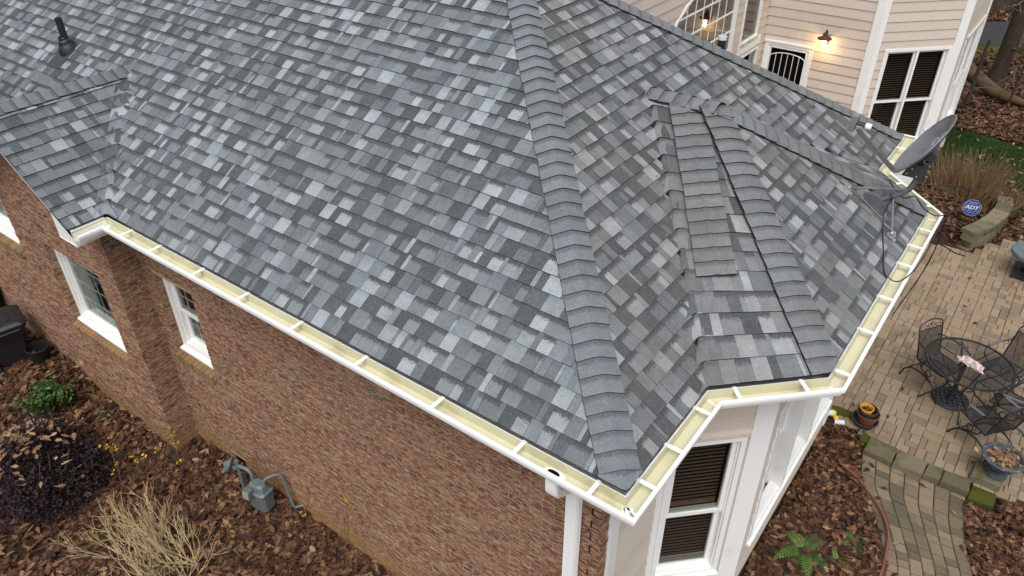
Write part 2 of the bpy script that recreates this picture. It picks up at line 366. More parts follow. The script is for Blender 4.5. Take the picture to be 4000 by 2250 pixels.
def face(part, O, A, U, poly, mt, cull=None, droop=0):
    O, A, U = np.array(O, float), nrm(A), nrm(U); N = np.cross(A, U); N /= np.linalg.norm(N)
    if N[2] < 0: N = -N
    us = [p[0] for p in poly]; ss = [p[1] for p in poly]; cx = (sum(us)/len(us), sum(ss)/len(ss))
    for k in range(int(max(ss)/EXP)+1):
        s0, s1 = k*EXP, (k+1)*EXP
        off = min(us)
        for ua, ub in widths(max(us)-min(us)):
            pg = [(ua+off+.0009, s0), (ub+off-.0009, s0), (ub+off-.0009, s1+.006), (ua+off+.0009, s1+.006)]
            for i in range(len(poly)):
                A_, B_ = poly[i], poly[(i+1) % len(poly)]; nx_, ny_ = -(B_[1]-A_[1]), B_[0]-A_[0]
                if (cx[0]-A_[0])*nx_+(cx[1]-A_[1])*ny_ < 0: nx_, ny_ = -nx_, -ny_
                pg = clip(pg, A_, (nx_, ny_))
                if len(pg) < 3: break
            if len(pg) < 3: continue
            c = O+A*np.mean([p[0] for p in pg])+U*np.mean([p[1] for p in pg])
            if cull and cull(c): continue
            if not show(c, 700): continue
            tk = .0075+random.choice([0, .0035, .0035]); jit = random.uniform(-.0025, .0025)
            hh = [.0015+tk*(1-min(1, max(0, (p[1]-s0)/EXP))) for p in pg]
            dr = [(-droop*max(0, 1-p[1]/(EXP*1.5))**2 if droop else 0) for p in pg]
            pts = [O+A*p[0]+U*(p[1]+(jit if abs(p[1]-s0) < 1e-6 and k > 0 else 0))+N*(h+q) for p, h, q in zip(pg, hh, dr)]
            big = (ub-ua) > .06
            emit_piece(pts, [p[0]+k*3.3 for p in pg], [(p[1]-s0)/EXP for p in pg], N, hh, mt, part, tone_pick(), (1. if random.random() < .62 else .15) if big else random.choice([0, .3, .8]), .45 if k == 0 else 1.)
def ruled(part, VL0, VL1, VR0, VR1, rows, mt):
    VL0, VL1, VR0, VR1 = map(lambda p: np.array(p, float), (VL0, VL1, VR0, VR1))
    for k in range(rows):
        t0, t1 = k/rows, (k+1.04)/rows; t1 = min(t1, 1)
        l0, l1, r0, r1 = VL0+(VL1-VL0)*t0, VL0+(VL1-VL0)*t1, VR0+(VR1-VR0)*t0, VR0+(VR1-VR0)*t1
        ln = np.linalg.norm(r0-l0)
        for ua, ub in widths(ln):
            ua, ub = max(0, ua)/ln, min(ub, ln)/ln
            if ub-ua < .01: continue
            P = [l0+(r0-l0)*ua, l0+(r0-l0)*ub, l1+(r1-l1)*ub, l1+(r1-l1)*ua]
            N = np.cross(P[1]-P[0], P[3]-P[0]); N = N/np.linalg.norm(N); N = N if N[2] > 0 else -N
            tk = .0075+random.choice([0, .0035]); hh = [tk+.0015, tk+.0015, .0015, .0015]
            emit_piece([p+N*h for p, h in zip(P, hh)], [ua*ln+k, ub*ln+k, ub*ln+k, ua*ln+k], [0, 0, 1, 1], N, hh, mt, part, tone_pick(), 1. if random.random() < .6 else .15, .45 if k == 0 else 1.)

def deck(name, polys):
    mb = MB()
    for p in polys: mb.poly(p)
    return mb.build(name, 'felt', house)
AP = (-YT/2, YT/2); ZAP = zS(0, YT/2)
ci = (-E0, E0, Z0)
dz = -.006
roof_main = deck('roof', [[(-16, E0, Z0+dz), (-E0, E0, Z0+dz), (AP[0], AP[1], ZAP+dz), (-16, AP[1], ZAP+dz)],
                          [(-E0, E0, Z0+dz), (-E0, YT-E0, Z0+dz), (AP[0], AP[1], ZAP+dz)],
                          [(-E0, YT-E0, Z0+dz), (-16, YT-E0, Z0+dz), (-16, AP[1], ZAP+dz), (AP[0], AP[1], ZAP+dz)]])
v45 = .4142*E0
A0, A1 = (-E0, a+v45, Z0), (XJ, YA, ZR); B0, B1 = (d-E0, a+d+v45, Z0), (XA, YA, ZR)
mir = lambda p: (p[0], 2*YA-p[1], p[2])
lowr = lambda p: (p[0], p[1], p[2]+dz)
def strips(l0, l1, r0, r1, n=15):
    l0, l1, r0, r1 = map(np.array, (l0, l1, r0, r1)); f = lambda p, q, t: lowr(p+(q-p)*t)
    return [[f(l0, l1, k/n), f(r0, r1, k/n), f(r0, r1, (k+1)/n), f(l0, l1, (k+1)/n)] for k in range(n)]
roof_bay = deck('bay_roof', [[lowr(B0), lowr(mir(B0)), lowr(B1)]]+strips(A0, A1, B0, B1)+strips(mir(B0), B1, mir(A0), mir(A1)))
GV = (GX, E0+1.30, GZR)
roof_gable = deck('gable_roof', [[(-W-E0, YR, Z0+dz), (-W-E0, E0, Z0+dz), (GX, E0+1.3, GZR+dz), (GX, YR, GZR+dz)],
                                 [(2*GX+W+E0, E0, Z0+dz), (2*GX+W+E0, YR, Z0+dz), (GX, YR, GZR+dz), (GX, E0+1.3, GZR+dz)]])
smax = (YT/2-E0)*NL
def cull_S(c): return min(zE(c[0]+W, 0), Z0+T*(c[0]-(2*GX+W+E0))) > c[2]+.03
def cull_E(c):
    f = (c[0]+E0)/(XJ+E0)
    return 0 < f < 1 and abs(c[1]-YA) < (YA-A0[1])*(1-f)-.03
face(roof_main, (-15, E0, Z0), (1, 0, 0), (0, 1, T), [(0, 0), (15-E0, 0), (15-E0-(YT/2-E0), smax), (0, smax)], 'sh_s', cull_S, .012)
face(roof_main, (-E0, E0, Z0), (0, 1, 0), (-1, 0, T), [(0, 0), (YT-2*E0, 0), (YT/2-E0, smax)], 'sh_e', cull_E)
face(roof_main, (-E0, YT-E0, Z0), (-1, 0, 0), (0, -1, T), [(0, 0), (5, 0), (5, 3.8), (YT/2-E0, smax)], 'sh_e')
ls = (d-E0-XA)*NL
face(roof_bay, B0, (0, 1, 0), (-1, 0, T), [(0, 0), (mir(B0)[1]-B0[1], 0), (YA-B0[1], ls)], 'sh_e')
ruled(roof_bay, A0, A1, B0, B1, 15, 'sh_e')
ruled(roof_bay, mir(B0), B1, mir(A0), mir(A1), 15, 'sh_e')
face(roof_gable, (-W-E0, YR-.02, Z0), (0, 1, 0), (-1, 0, T), [(0, 0), (E0-YR+.02, 0), (E0+1.3-YR+.02, 1.3*NL), (0, 1.3*NL)], 'sh_s')
face(roof_gable, (2*GX+W+E0, E0, Z0), (0, -1, 0), (1, 0, T), [(0, 0), (E0-YR+.02, 0), (E0-YR+.02, 1.3*NL), (-1.3, 1.3*NL)], 'sh_s')

def weave(part, V0, V1, rows, dA, dB, la, lb, mt, R0=None, R1=None):
    """swept course ends that curl through a valley: dA along the lower roof courses, dB along the main slope"""
    V0, V1, dA, dB = np.array(V0, float), np.array(V1, float), nrm(dA), nrm(dB); up = np.array([0, 0, .0135])
    for k in range(rows):
        p0, p1 = V0+(V1-V0)*k/rows, V0+(V1-V0)*min(1, (k+1.0)/rows)
        if R0 is not None: r_ = np.array(R0)+(np.array(R1)-np.array(R0))*k/rows; dA = -nrm(r_-p0)
        def bez(p, t, s): 
            A_, B_ = p-dA*la, p+dB*lb*s; return (1-t)**2*A_+2*t*(1-t)*(p+(p-(A_+B_)/2)*.6)+t*t*B_
        s0 = random.uniform(.85, 1.25); n = 6; tone = tone_pick(); tone2 = tone_pick(); cut = random.choice([2, 3, 9])
        for i in range(n):
            t0, t1 = i/n, (i+1)/n
            lo0, lo1 = bez(p0, t0, s0), bez(p0, t1, s0)
            hi0, hi1 = bez(p1, t0, .35), bez(p1, t1, .35)
            f = .12+.88*(1-max(0, t0-.45)/.55*.9); g = .12+.88*(1-max(0, t1-.45)/.55*.9)
            hi0 = lo0+(hi0-lo0)*f; hi1 = lo1+(hi1-lo1)*g
            pts = [lo0+up, lo1+up, hi1+up*.5, hi0+up*.5]
            N = np.cross(pts[1]-pts[0], pts[3]-pts[0]); N = N/(np.linalg.norm(N)+1e-9); N = N if N[2] > 0 else -N
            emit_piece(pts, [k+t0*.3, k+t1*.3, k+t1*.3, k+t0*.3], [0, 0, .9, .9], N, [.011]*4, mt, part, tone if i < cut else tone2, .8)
weave(roof_bay, A0, A1, 15, (-1, -.75, 0), (0, -1, 0), .12, .17, 'sh_e', B0, B1)
weave(roof_gable, (-W-E0, E0, Z0), GV, 11, (0, 1, 0), (1, 0, 0), .14, .17, 'sh_s')

PIECES.sort(key=lambda p: -p[0])
rest = {}
for i, (ar, mb, mt, part) in enumerate(PIECES):
    if i < 300 and ar > 0: mb.build('shingle', [mt, 'asph'], part)
    else: rest.setdefault((mt, part.name), MB()).add(mb)
for (mt, pn), mb in rest.items(): mb.build('shingles', [mt, 'asph'], bpy.data.objects[pn], kind='stuff')

def caps(part, P0, P1, dA, dB, mt, width=.15, exp=.128, sunk=.0, first=0., crest=.006, UA=None, UB=None):
    P0, P1, dA, dB = np.array(P0, float), np.array(P1, float), nrm(dA), nrm(dB); ln = np.linalg.norm(P1-P0); h = (P1-P0)/ln
    upn = nrm(np.cross(dB, h)); upn = upn if upn[2] > 0 else -upn; up2 = nrm(np.cross(dA, h)); up2 = up2 if up2[2] > 0 else -up2
    upv = nrm(upn+up2); ws = [-1, -.72, -.45, -.2, 0, .2, .45, .72, 1]
    for k in range(int(ln/exp)):
        s0, s1 = k*exp+first, min(ln, (k+1.15)*exp); tone = random.uniform(.48, .62); wk = width*random.uniform(.97, 1.03)
        def cross(s, lift):
            out = []
            for w_ in ws:
                x = abs(w_)*wk; sag = crest*max(0, 1-x/.05)**2
                dd, U_ = (dA, UA) if w_ < 0 else (dB, UB); ss = s
                if U_ is not None: ss = max(s, -x*np.dot(U_, dd)/np.dot(U_, h)-.012)
                out.append(P0+h*ss+dd*x+upv*(lift-sag+.006))
            return out
        c0, c1 = cross(s0, .025), cross(s1, .013); mb = MB()
        for i in range(8):
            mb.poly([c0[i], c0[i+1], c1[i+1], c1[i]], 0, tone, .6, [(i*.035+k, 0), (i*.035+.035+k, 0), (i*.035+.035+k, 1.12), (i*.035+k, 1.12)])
            mb.poly([c0[i]-upv*.013, c0[i+1]-upv*.013, c0[i+1], c0[i]], 1)
        for i in (0, 8): mb.poly([c0[i], c1[i], c1[i]-upv*.012, c0[i]-upv*.017], 1)
        if show(np.mean(c0, 0), 400): mb.build('ridge_cap', [mt, 'asph'], part)
def perp(N, h, hint):
    v = np.cross(N, h); v = nrm(v); return v if np.dot(v, hint) > 0 else -v
NS, NE, NN = nrm((0, -T, 1)), nrm((T, 0, 1)), nrm((0, T, 1))
hp = nrm((-1, 1, T)); caps(roof_main, ci, (AP[0], AP[1], ZAP), perp(NS, hp, (-1, -1, 0)), perp(NE, hp, (1, 1, 0)), 'sh_s', UA=nrm((0, 1, T)), UB=nrm((-1, 0, T)))
hp = nrm((-1, -1, T)); caps(roof_main, (-E0, YT-E0, Z0), (AP[0], AP[1], ZAP), perp(NE, hp, (1, -1, 0)), perp(NN, hp, (-1, 1, 0)), 'sh_e', UA=nrm((-1, 0, T)), UB=nrm((0, -1, T)))
hb = nrm(np.array(B1)-np.array(B0)); NB = nrm(np.cross(np.array(B0)-np.array(A0), np.array(B1)-np.array(A0))); NB = NB if NB[2] > 0 else -NB
dA_, dB_ = perp(NB, hb, (-1, -1, 0)), perp(NE, hb, (1, 1, 0))
mv = lambda v: np.array([v[0], -v[1], v[2]])
UB_ = nrm(np.cross(nrm((1, 1, 0)), NB)); UB_ = UB_ if UB_[2] > 0 else -UB_
caps(roof_bay, B0, B1, dA_, dB_, 'sh_e', UA=UB_, UB=nrm((-1, 0, T)))
caps(roof_bay, mir(B0), B1, mv(dB_), mv(dA_), 'sh_e', UA=nrm((-1, 0, T)), UB=mv(UB_))
caps(roof_bay, (XA+.05, YA, ZR+.01), (XJ-.12, YA, ZR+.005), (0, -1, -.45), (0, 1, -.45), 'sh_e', exp=.135)
caps(roof_gable, (GX, YR-.02, GZR), (GX, E0+1.42, GZR+.0), nrm((1, 0, -T)), nrm((-1, 0, -T)), 'sh_s', exp=.135)
# stray run of caps laid on the bay side slope
def patch(t, w_): 
    l_ = np.array(A0)+(np.array(A1)-np.array(A0))*t; r_ = np.array(B0)+(np.array(B1)-np.array(B0))*t; return l_+(r_-l_)*w_
c0_, c1_ = patch(.31, .30), patch(.98, .55); hcap = nrm(c1_-c0_)
Nm = nrm(np.cross(patch(.6, .8)-patch(.6, .2), patch(.9, .5)-patch(.3, .5))); Nm = Nm if Nm[2] > 0 else -Nm
caps(roof_bay, c0_+Nm*.012, c1_+Nm*.012, perp(Nm, hcap, (-1, 0, 0)), perp(Nm, hcap, (1, 0, 0)), 'sh_e', crest=-.012)

# ------------------------------------------------------------------ gutters
PATH = [(-W, -J), (-W, 0), (0, 0), (0, a), (d, a+d), (d, a+d+L), (0, a+2*d+L), (0, YT), (-4.2, YT)]
def offs(path, o):
    """path moved inwards (to its left) by o with mitred corners"""
    P = [np.array(p, float) for p in path]; out = []
    for i, p in enumerate(P):
        ns = []
        if i > 0: t = nrm(P[i]-P[i-1]); ns.append(np.array([-t[1], t[0]]))
        if i < len(P)-1: t = nrm(P[i+1]-P[i]); ns.append(np.array([-t[1], t[0]]))
        if len(ns) == 1: out.append(p+ns[0]*o)
        else: b_ = ns[0]+ns[1]; out.append(p+b_*o*2/np.dot(b_, b_))
    return out
def sweep(mb, prof, mi=0, closed=False, path=PATH, caps=False):
    rows = [[np.array([*q, z]) for q in offs(path, o)] for o, z in prof]
    n = len(prof)
    for k in range(n if closed else n-1):
        A_, B_ = rows[k], rows[(k+1) % n]
        for i in range(len(path)-1): mb.poly([A_[i], A_[i+1], B_[i+1], B_[i]], mi)
    if caps: mb.poly([r[0] for r in rows], mi); mb.poly([r[-1] for r in rows][::-1], mi)
mb = MB()
sweep(mb, [(.024, -.010), (.024, .0), (0, 0), (-.002, -.006), (-.002, -.026), (.006, -.032), (.006, -.044), (.018, -.054), (.022, -.076), (.128, -.076), (.128, .012), (.1265, .012), (.1265, -.0735), (.025, -.0735), (.021, -.053), (.0115, -.043), (.0115, -.010)], closed=True, caps=True)
gutter = mb.build('gutter', 'whitea', house)
mb = MB(); sweep(mb, [(.0118, -.012), (.0122, -.042), (.0218, -.052), (.026, -.0725), (.1258, -.0725), (.1258, .011)])
mb.build('gutter_lining', 'trough', gutter)
mb = MB(); sweep(mb, [(.060, -.0715), (.063, -.0712), (.063, -.0722), (.060, -.0722)]); mb.build('gutter_seam', 'trough', gutter)
def hanger(p, n):
    p = np.array([*p, 0.]); n = np.array([*nrm(n), 0.]); t = np.array([-n[1], n[0], 0]); z = np.array([0, 0, 1.]); mb = MB()
    for o in (-.010, 0, .010):
        q = [p+n*.004+t*(o-.0042), p+n*.004+t*(o+.0042), p+n*.150+t*(o+.0042), p+n*.150+t*(o-.0042)]
        mb.hexa([x-z*.004 for x in q]+[x+z*.0035 for x in q])
    q = [p+n*.004-t*.013, p+n*.004+t*.013, p+n*.150+t*.013, p+n*.150-t*.013]; mb.hexa([x-z*.006 for x in q]+[x-z*.0005 for x in q])
    mb.build('gutter_hanger', 'whitea', gutter)
for x in (-5.55, -5.07, -4.41, -3.78, -3.1, -2.37, -1.61, -.9, -.33): hanger((x, 0), (0, 1))
for y in (.30, .67, 1.1): hanger((0, y), (-1, 0))
for s_ in (.14, .64): hanger((s_*d*1.1, a+s_*d*1.1), (-1, 1))
for y in (2.07, 2.68, 3.23, 3.85, 4.23, 4.6): hanger((d, y), (-1, 0))
for s_ in (.2, .75): hanger((d-s_*d, a+d+L+s_*d), (-1, -1))
for y in (5.95, 6.4): hanger((0, y), (-1, 0))
for x in (-.3, -.9): hanger((x, YT), (0, -1))
# sealant at the mitres, grey corner box, outlet
def seal(p, q, wd=.012):
    mb = MB(); p, q = np.array(p, float), np.array(q, float); n_ = 9; t = nrm(np.cross(q-p, (0, 0, 1)))
    L_ = []; R_ = []
    for i in range(n_+1):
        c = p+(q-p)*i/n_+t*random.uniform(-.003, .003); w_ = wd*random.uniform(.5, 1.3); L_.append(c-t*w_); R_.append(c+t*w_)
    for i in range(n_): mb.poly([L_[i], R_[i], R_[i+1], L_[i+1]]); 
    mb.build('sealant', 'seal', gutter)
z_ = -.0705
seal((-.040, .040, z_), (-.118, .118, z_), .018); seal((-.035, .10, z_), (-.11, .13, z_), .012); seal((-.10, .035, z_), (-.13, .11, z_), .012)
seal((-.03, .035, -.06), (-.012, .012, -.02), .010)
seal((-.03, a+.01, z_), (-.12, a+.05, z_), .012); seal((d-.05, a+d+.02, z_), (d-.11, a+d+.05, z_), .014); seal((d-.05, a+d+L-.02, z_), (d-.115, a+d+L-.05, z_), .016)
seal((-W-.03, .03, z_), (-W-.12, .118, z_), .016); seal((-W+.13, .03, z_), (-W+.15, .11, z_), .012); seal((-W-.02, -.10, z_), (-W-.12, -.12, z_), .012)
mb = MB(); mb.poly([(-.042, .042, z_-.0008), (-.042, .125, z_-.0008), (-.125, .125, z_-.0008), (-.125, .042, z_-.0008)]); mb.build('corner_patch', 'galv', gutter)
mb = MB(); ox = -.63
pts = [(ox+.085*math.cos(t)*random.uniform(.85, 1.15), .078+.042*math.sin(t), z_-.0004) for t in [2*math.pi*i/14 for i in range(14)]]; mb.poly(pts); mb.build('sealant', 'seal', gutter)
mb = MB(); pts = [(ox+.045*math.cos(t)*random.uniform(.8, 1.1), .084+.026*math.sin(t)*random.uniform(.85, 1.1), z_+.001) for t in [2*math.pi*i/12 for i in range(12)]]; mb.poly(pts); mb.build('outlet_hole', 'hole', gutter)
mb = MB()   # elbow and downspout
def rect(c, u, v, hu, hv): return [c-u*hu-v*hv, c+u*hu-v*hv, c+u*hu+v*hv, c-u*hu+v*hv]
def ducts(mb, path, u, hu, hv):
    rings = []
    for k, (p, ax) in enumerate(path):
        ax = nrm(ax); v = np.cross(ax, u); v = nrm(v); r = []
        for (sx, sy) in ((-1, -.6), (-.8, -1), (.8, -1), (1, -.6), (1, .6), (.8, 1), (-.8, 1), (-1, .6)): r.append(np.array(p)+u*hu*sx+v*hv*sy)
        rings.append(r)
    for k in range(len(rings)-1):
        for j in range(8): mb.poly([rings[k][j], rings[k][(j+1) % 8], rings[k+1][(j+1) % 8], rings[k+1][j]])
u = np.array([1., 0, 0])
pth = [((ox, .085, -.10), (0, 0, -1)), ((ox, .085, -.20), (0, 0, -1)), ((ox, .090, -.235), (0, .3, -1)), ((ox, .105, -.262), (0, .8, -1)), ((ox, .13, -.28), (0, 1, -.7)), ((ox, .34, -.42), (0, 1, -.7)), ((ox, .365, -.45), (0, .6, -1)), ((ox, .372, -.50), (0, 0, -1))]
ducts(mb, pth, u, .048, .036)
elbow = mb.build('downspout_elbow', 'whitea', house)
mb = MB(); ducts(mb, [((ox, .372, -.46), (0, 0, -1)), ((ox, .372, -3.40), (0, 0, -1))], u, .052, .040)
dsp = mb.build('downspout', 'whitea', house)
mb = MB()
for k in range(7): mb.box((ox-.045+k*.0145, .329, -3.4), (ox-.040+k*.0145, .3325, -.47))
for k in range(5): mb.box((ox+.0515, .344+k*.012, -3.4), (ox+.0545, .349+k*.012, -.47))
mb.build('rib', 'whitea', dsp)
# fascia, soffit, rake trim
mb = MB(); sweep(mb, [(.129, .0), (.129, -.165), (.142, -.165), (.142, .0)], closed=True, caps=True); mb.build('fascia', 'white', house)
mb = MB(); sweep(mb, [(.142, -.158), (.46, -.158), (.46, -.150), (.142, -.150)], closed=True); mb.build('soffit', 'soffit', house)
mb = MB(); ry = YR+.005
def rk(x0, z0, x1, z1, w0, y0, y1):
    mb.hexa([(x0, y0, z0-w0), (x1, y0, z1-w0), (x1, y1, z1-w0), (x0, y1, z0-w0), (x0, y0, z0), (x1, y0, z1), (x1, y1, z1), (x0, y1, z0)])
rk(-W-E0, Z0-.008, GX, GZR-.008, .10, ry, ry+.02); rk(GX, GZR-.008, 2*GX+W+E0, Z0-.008, .10, ry, ry+.02)
rk(-W-E0, Z0-.095, GX, GZR-.095, .012, ry+.02, .11); rk(GX, GZR-.095, 2*GX+W+E0, Z0-.095, .012, ry+.02, .11)
mb.build('rake_trim', 'white', house)
mb = MB(); mb.hexa([(-W-.46, ry, -.16), (-W-.125, ry, -.16), (-W-.125, .11, -.16), (-W-.46, .11, -.16), (-W-.46, ry, .20), (-W-.125, ry, -.01), (-W-.125, .11, -.01), (-W-.46, .11, .20)])
mb.build('eave_return', 'white', house)

# ------------------------------------------------------------------ brick walls
YM, YP, XC, XB = .423, .106, -6.25, -.423
BH, BL, MJ = .0716, .213, .0125
BRICKS = []
def brickwall(part, O, U, N, u0, u1, z0, z1, holes, top=None, phase=0, cut=True):
    """O + U*u + z ; N outward"""
    O, U, N = np.array(O, float), np.array(U, float), np.array(N, float); Z = np.array([0, 0, 1.])
    row = 0; z = z0
    while z < z1-.02:
        zb = min(z+BH-MJ, z1); uu1 = u1 if top is None else min(u1, top(zb+.02)); uu0 = u0
        u = u0-((row+phase) % 2)*BL/2-random.uniform(0, .01)
        while u < uu1-.012:
            s = [(max(u, uu0), min(u+BL-MJ, uu1))]
            for (ha, hb, hc, hd) in holes:
                if zb > hc+.01 and z < hd-.01:
                    s2 = []
                    for (p, q) in s:
                        if q <= ha or p >= hb: s2.append((p, q))
                        else:
                            if p < ha: s2.append((p, ha))
                            if q > hb: s2.append((hb, q))
                    s = s2
            for (p, q) in s:
                if q-p < .015: continue
                dp = random.uniform(.003, .0085); j = lambda: random.uniform(-.002, .002)
                b_ = [O+U*p+Z*z, O+U*q+Z*z, O+U*q+Z*zb, O+U*p+Z*zb]
                f_ = [x+N*dp+U*j()+Z*j() for x in b_]
                m_ = MB(); tn = min(1, max(0, random.gauss(.52, .19))) if random.random() > .012 else .02
                m_.poly(f_, 0, tn)
                for i in range(4): m_.poly([b_[i], b_[(i+1) % 4], f_[(i+1) % 4], f_[i]], 0, tn)
                c = (b_[0]+b_[2])/2+N*.01; pr = project(c); ar = 0
                if pr and 0 < pr[0] < 4000 and 0 < pr[1] < 2250 and np.dot(N, CAM-c) > 0: ar = np.dot(N, nrm(CAM-c))*(q-p)/pr[2]**2
                BRICKS.append((ar, m_, part))
            u += BL
        z += BH; row += 1
def mortar(name, O, U, N, rects, parent=house):
    mb = MB(); O, U, N = np.array(O, float), np.array(U, float), np.array(N, float); Z = np.array([0, 0, 1.])
    for (p, q, r, s) in rects:
        A_ = [O+U*p+Z*r, O+U*q+Z*r, O+U*q-N*.09+Z*r, O+U*p-N*.09+Z*r]; mb.hexa(A_+[x+Z*(s-r) for x in A_])
    return mb.build(name, 'mortar', parent)
def rects(u0, u1, z0, z1, holes):
    us = sorted({u0, u1, *[h for x in holes for h in x[:2]]}); zs = sorted({z0, z1, *[h for x in holes for h in x[2:]]}); out = []
    for i in range(len(us)-1):
        for j in range(len(zs)-1):
            cu, cz = (us[i]+us[i+1])/2, (zs[j]+zs[j+1])/2
            if us[i] >= u0 and us[i+1] <= u1 and zs[j] >= z0 and zs[j+1] <= z1 and not any(h[0] < cu < h[1] and h[2] < cz < h[3] for h in holes): out.append((us[i], us[i+1], zs[j], zs[j+1]))
    return out
ZB = -3.75
W2 = (-6.07, -5.355, -1.98, -.84); W1 = (-7.90, -6.66, -2.18, -.955); W0 = (-9.75, -8.66, -1.40, .05)
V2 = (-5.55, -5.26, -3.50, -3.28); V1 = (-7.22, -6.95, -3.55, -3.34); V0 = (-8.40, -8.28, -3.06, -2.82)
wall_m = mortar('brick_wall', (0, YM, 0), (1, 0, 0), (0, -1, 0), rects(XC+.004, XB-.003, ZB, -.152, [W2, V2]))
brickwall(wall_m, (0, YM, 0), (1, 0, 0), (0, -1, 0), XC+.004, XB, ZB+.02, -.155, [W2, V2])
gtop = lambda z: (-W-E0-(z+.10-Z0)/T) if z > -.15 else 1e9
wall_g = mortar('brick_wall', (0, YP, 0), (1, 0, 0), (0, -1, 0), rects(-13, XC-.003, ZB, -.12, [W1, V1, V0, (W0[0], W0[1], W0[2], 9)])+[(GX-.9+.2*i, min(GX+.9-.2*i, -8.66 if False else GX+.9-.2*i), -.12+.125*i, -.12+.125*(i+1)) for i in range(0)])
mb = MB(); N_ = 12
for i in range(N_):     # stepped mortar backing inside the gable
    za, zb = -.12+i*.1, -.12+(i+1)*.1; xr = min(XC-.003, gtop(zb+.02)); xl = 2*GX-xr
    for (p, q) in (([(xl, W0[0]), (W0[1], xr)] if zb <= .06 else [(xl, xr)])):
        if q-p > .02: mb.box((p, YP, za), (q, YP+.09, zb))
mb.build('gable_backing', 'mortar', house)
brickwall(wall_g, (0, YP, 0), (1, 0, 0), (0, -1, 0), -13, XC, ZB+.02, 1.1, [W1, V1, V0, W0], gtop)
wall_p = mortar('brick_wall', (XC-.093, 0, 0), (0, 1, 0), (1, 0, 0), [(YP+.092, YM+.0, ZB, -.155)])
wall_p2 = MB(); wall_p2.box((XC-.09, YP+.002, ZB), (XC-.002, YM+.1, -.155)); wall_p = wall_p2.build('brick_wall', 'mortar', house) if False else wall_p
mb = MB(); mb.box((XC-.088, YP+.091, ZB), (XC, YM+.088, -.156)); mb.build('pier_backing', 'mortar', house)
brickwall(wall_p, (XC, 0, 0), (0, 1, 0), (1, 0, 0), YP-.006, YM, ZB+.02, -.16, [], None, 1)
wall_c = mortar('brick_wall', (XB, 0, 0), (0, 1, 0), (1, 0, 0), [(YM, YM+.115, ZB, -.153)])
brickwall(wall_c, (XB, 0, 0), (0, 1, 0), (1, 0, 0), YM-.006, YM+.11, ZB+.02, -.16, [], None, 1)
BRICKS.sort(key=lambda p: -p[0]); rest = {}
for i, (ar, m_, part) in enumerate(BRICKS):
    if i < 300 and ar > 0: m_.build('brick', 'brick', part)
    else: rest.setdefault(part.name, MB()).add(m_)
for pn, m_ in rest.items(): m_.build('bricks', 'brick', bpy.data.objects[pn], kind='stuff')
# crawl space vents
for v, y in ((V2, YM), (V1, YP), (V0, YP)):
    mb = MB(); mb.box((v[0]-.0, y+.05, v[2]), (v[1], y+.085, v[3]+.0)); mb.build('crawl_vent', 'hole', house)
mb = MB(); mb.box((-7.20, YP-.03, -3.53), (-6.98, YP+.03, -3.46)); mb.build('vent_ledge', 'sillb', house)

# ------------------------------------------------------------------ windows, in a local frame (u along the wall, n out, z up)
class Fr:
    def __init__(s, O, U, N): s.O, s.U, s.N = np.array(O, float), nrm(U), nrm(N)
    def P(s, u, n, z): return s.O+s.U*u+s.N*n+np.array([0, 0, z])
    def box(s, mb, u0, u1, n0, n1, z0, z1, mi=0, tone=.5):
        mb.hexa([s.P(u0, n0, z0), s.P(u1, n0, z0), s.P(u1, n1, z0), s.P(u0, n1, z0), s.P(u0, n0, z1), s.P(u1, n0, z1), s.P(u1, n1, z1), s.P(u0, n1, z1)], mi, tone)
    def frame(s, mb, u0, u1, z0, z1, wd, n0, n1, mi=0):
        s.box(mb, u0, u0+wd, n0, n1, z0, z1, mi); s.box(mb, u1-wd, u1, n0, n1, z0, z1, mi)
        s.box(mb, u0+wd, u1-wd, n0, n1, z0, z0+wd, mi); s.box(mb, u0+wd, u1-wd, n0, n1, z1-wd, z1, mi)
def blinds(f, root, u0, u1, z0, z1, n, step, mt='blind', tilt=.002, wd=.016):
    z = z0
    while z < z1:
        mb = MB(); mb.hexa([f.P(u0, n-wd, z+tilt), f.P(u1, n-wd, z+tilt), f.P(u1, n, z-tilt), f.P(u0, n, z-tilt), f.P(u0, n-wd, z+tilt+.002), f.P(u1, n-wd, z+tilt+.002), f.P(u1, n, z-tilt+.002), f.P(u0, n, z-tilt+.002)])
        mb.build('slat', mt, root); z += step
def sash(f, root, u0, u1, z0, z1, n, wd=.045, muntin=None, glass='glass'):
    mb = MB(); f.frame(mb, u0, u1, z0, z1, wd, n-.035, n); sh = mb.build('sash', 'white', root)
    mb = MB(); mb.poly([f.P(u0+wd-.004, n-.02, z0+wd-.004), f.P(u1-wd+.004, n-.02, z0+wd-.004), f.P(u1-wd+.004, n-.02, z1-wd+.004), f.P(u0+wd-.004, n-.02, z1-wd+.004)]); mb.build('pane', glass, root)
    if muntin:
        mu, mz = muntin
        for k in range(1, mu): c = u0+(u1-u0)*k/mu; mb = MB(); f.box(mb, c-.006, c+.006, n-.030, n-.023, z0+wd, z1-wd); mb.build('muntin', 'white', root)
        for k in range(1, mz): c = z0+(z1-z0)*k/mz; mb = MB(); f.box(mb, u0+wd, u1-wd, n-.031, n-.0225, c-.006, c+.006); mb.build('muntin', 'white', root)
def room(f, root, u0, u1, z0, z1, n, dp=.5, mt='room'):
    mb = MB()
    P = [f.P(u0, n, z0), f.P(u1, n, z0), f.P(u1, n, z1), f.P(u0, n, z1)]; Q = [f.P(u0, n-dp, z0), f.P(u1, n-dp, z0), f.P(u1, n-dp, z1), f.P(u0, n-dp, z1)]
    mb.poly(Q)
    for i in range(4): mb.poly([P[i], P[(i+1) % 4], Q[(i+1) % 4], Q[i]])
    mb.build('interior', mt, root)
def emptyp(name, parent):
    o = bpy.data.objects.new(name, None); COL.objects.link(o); o.parent = parent; o.matrix_parent_inverse = parent_inv(parent); o.empty_display_size = .1; return o
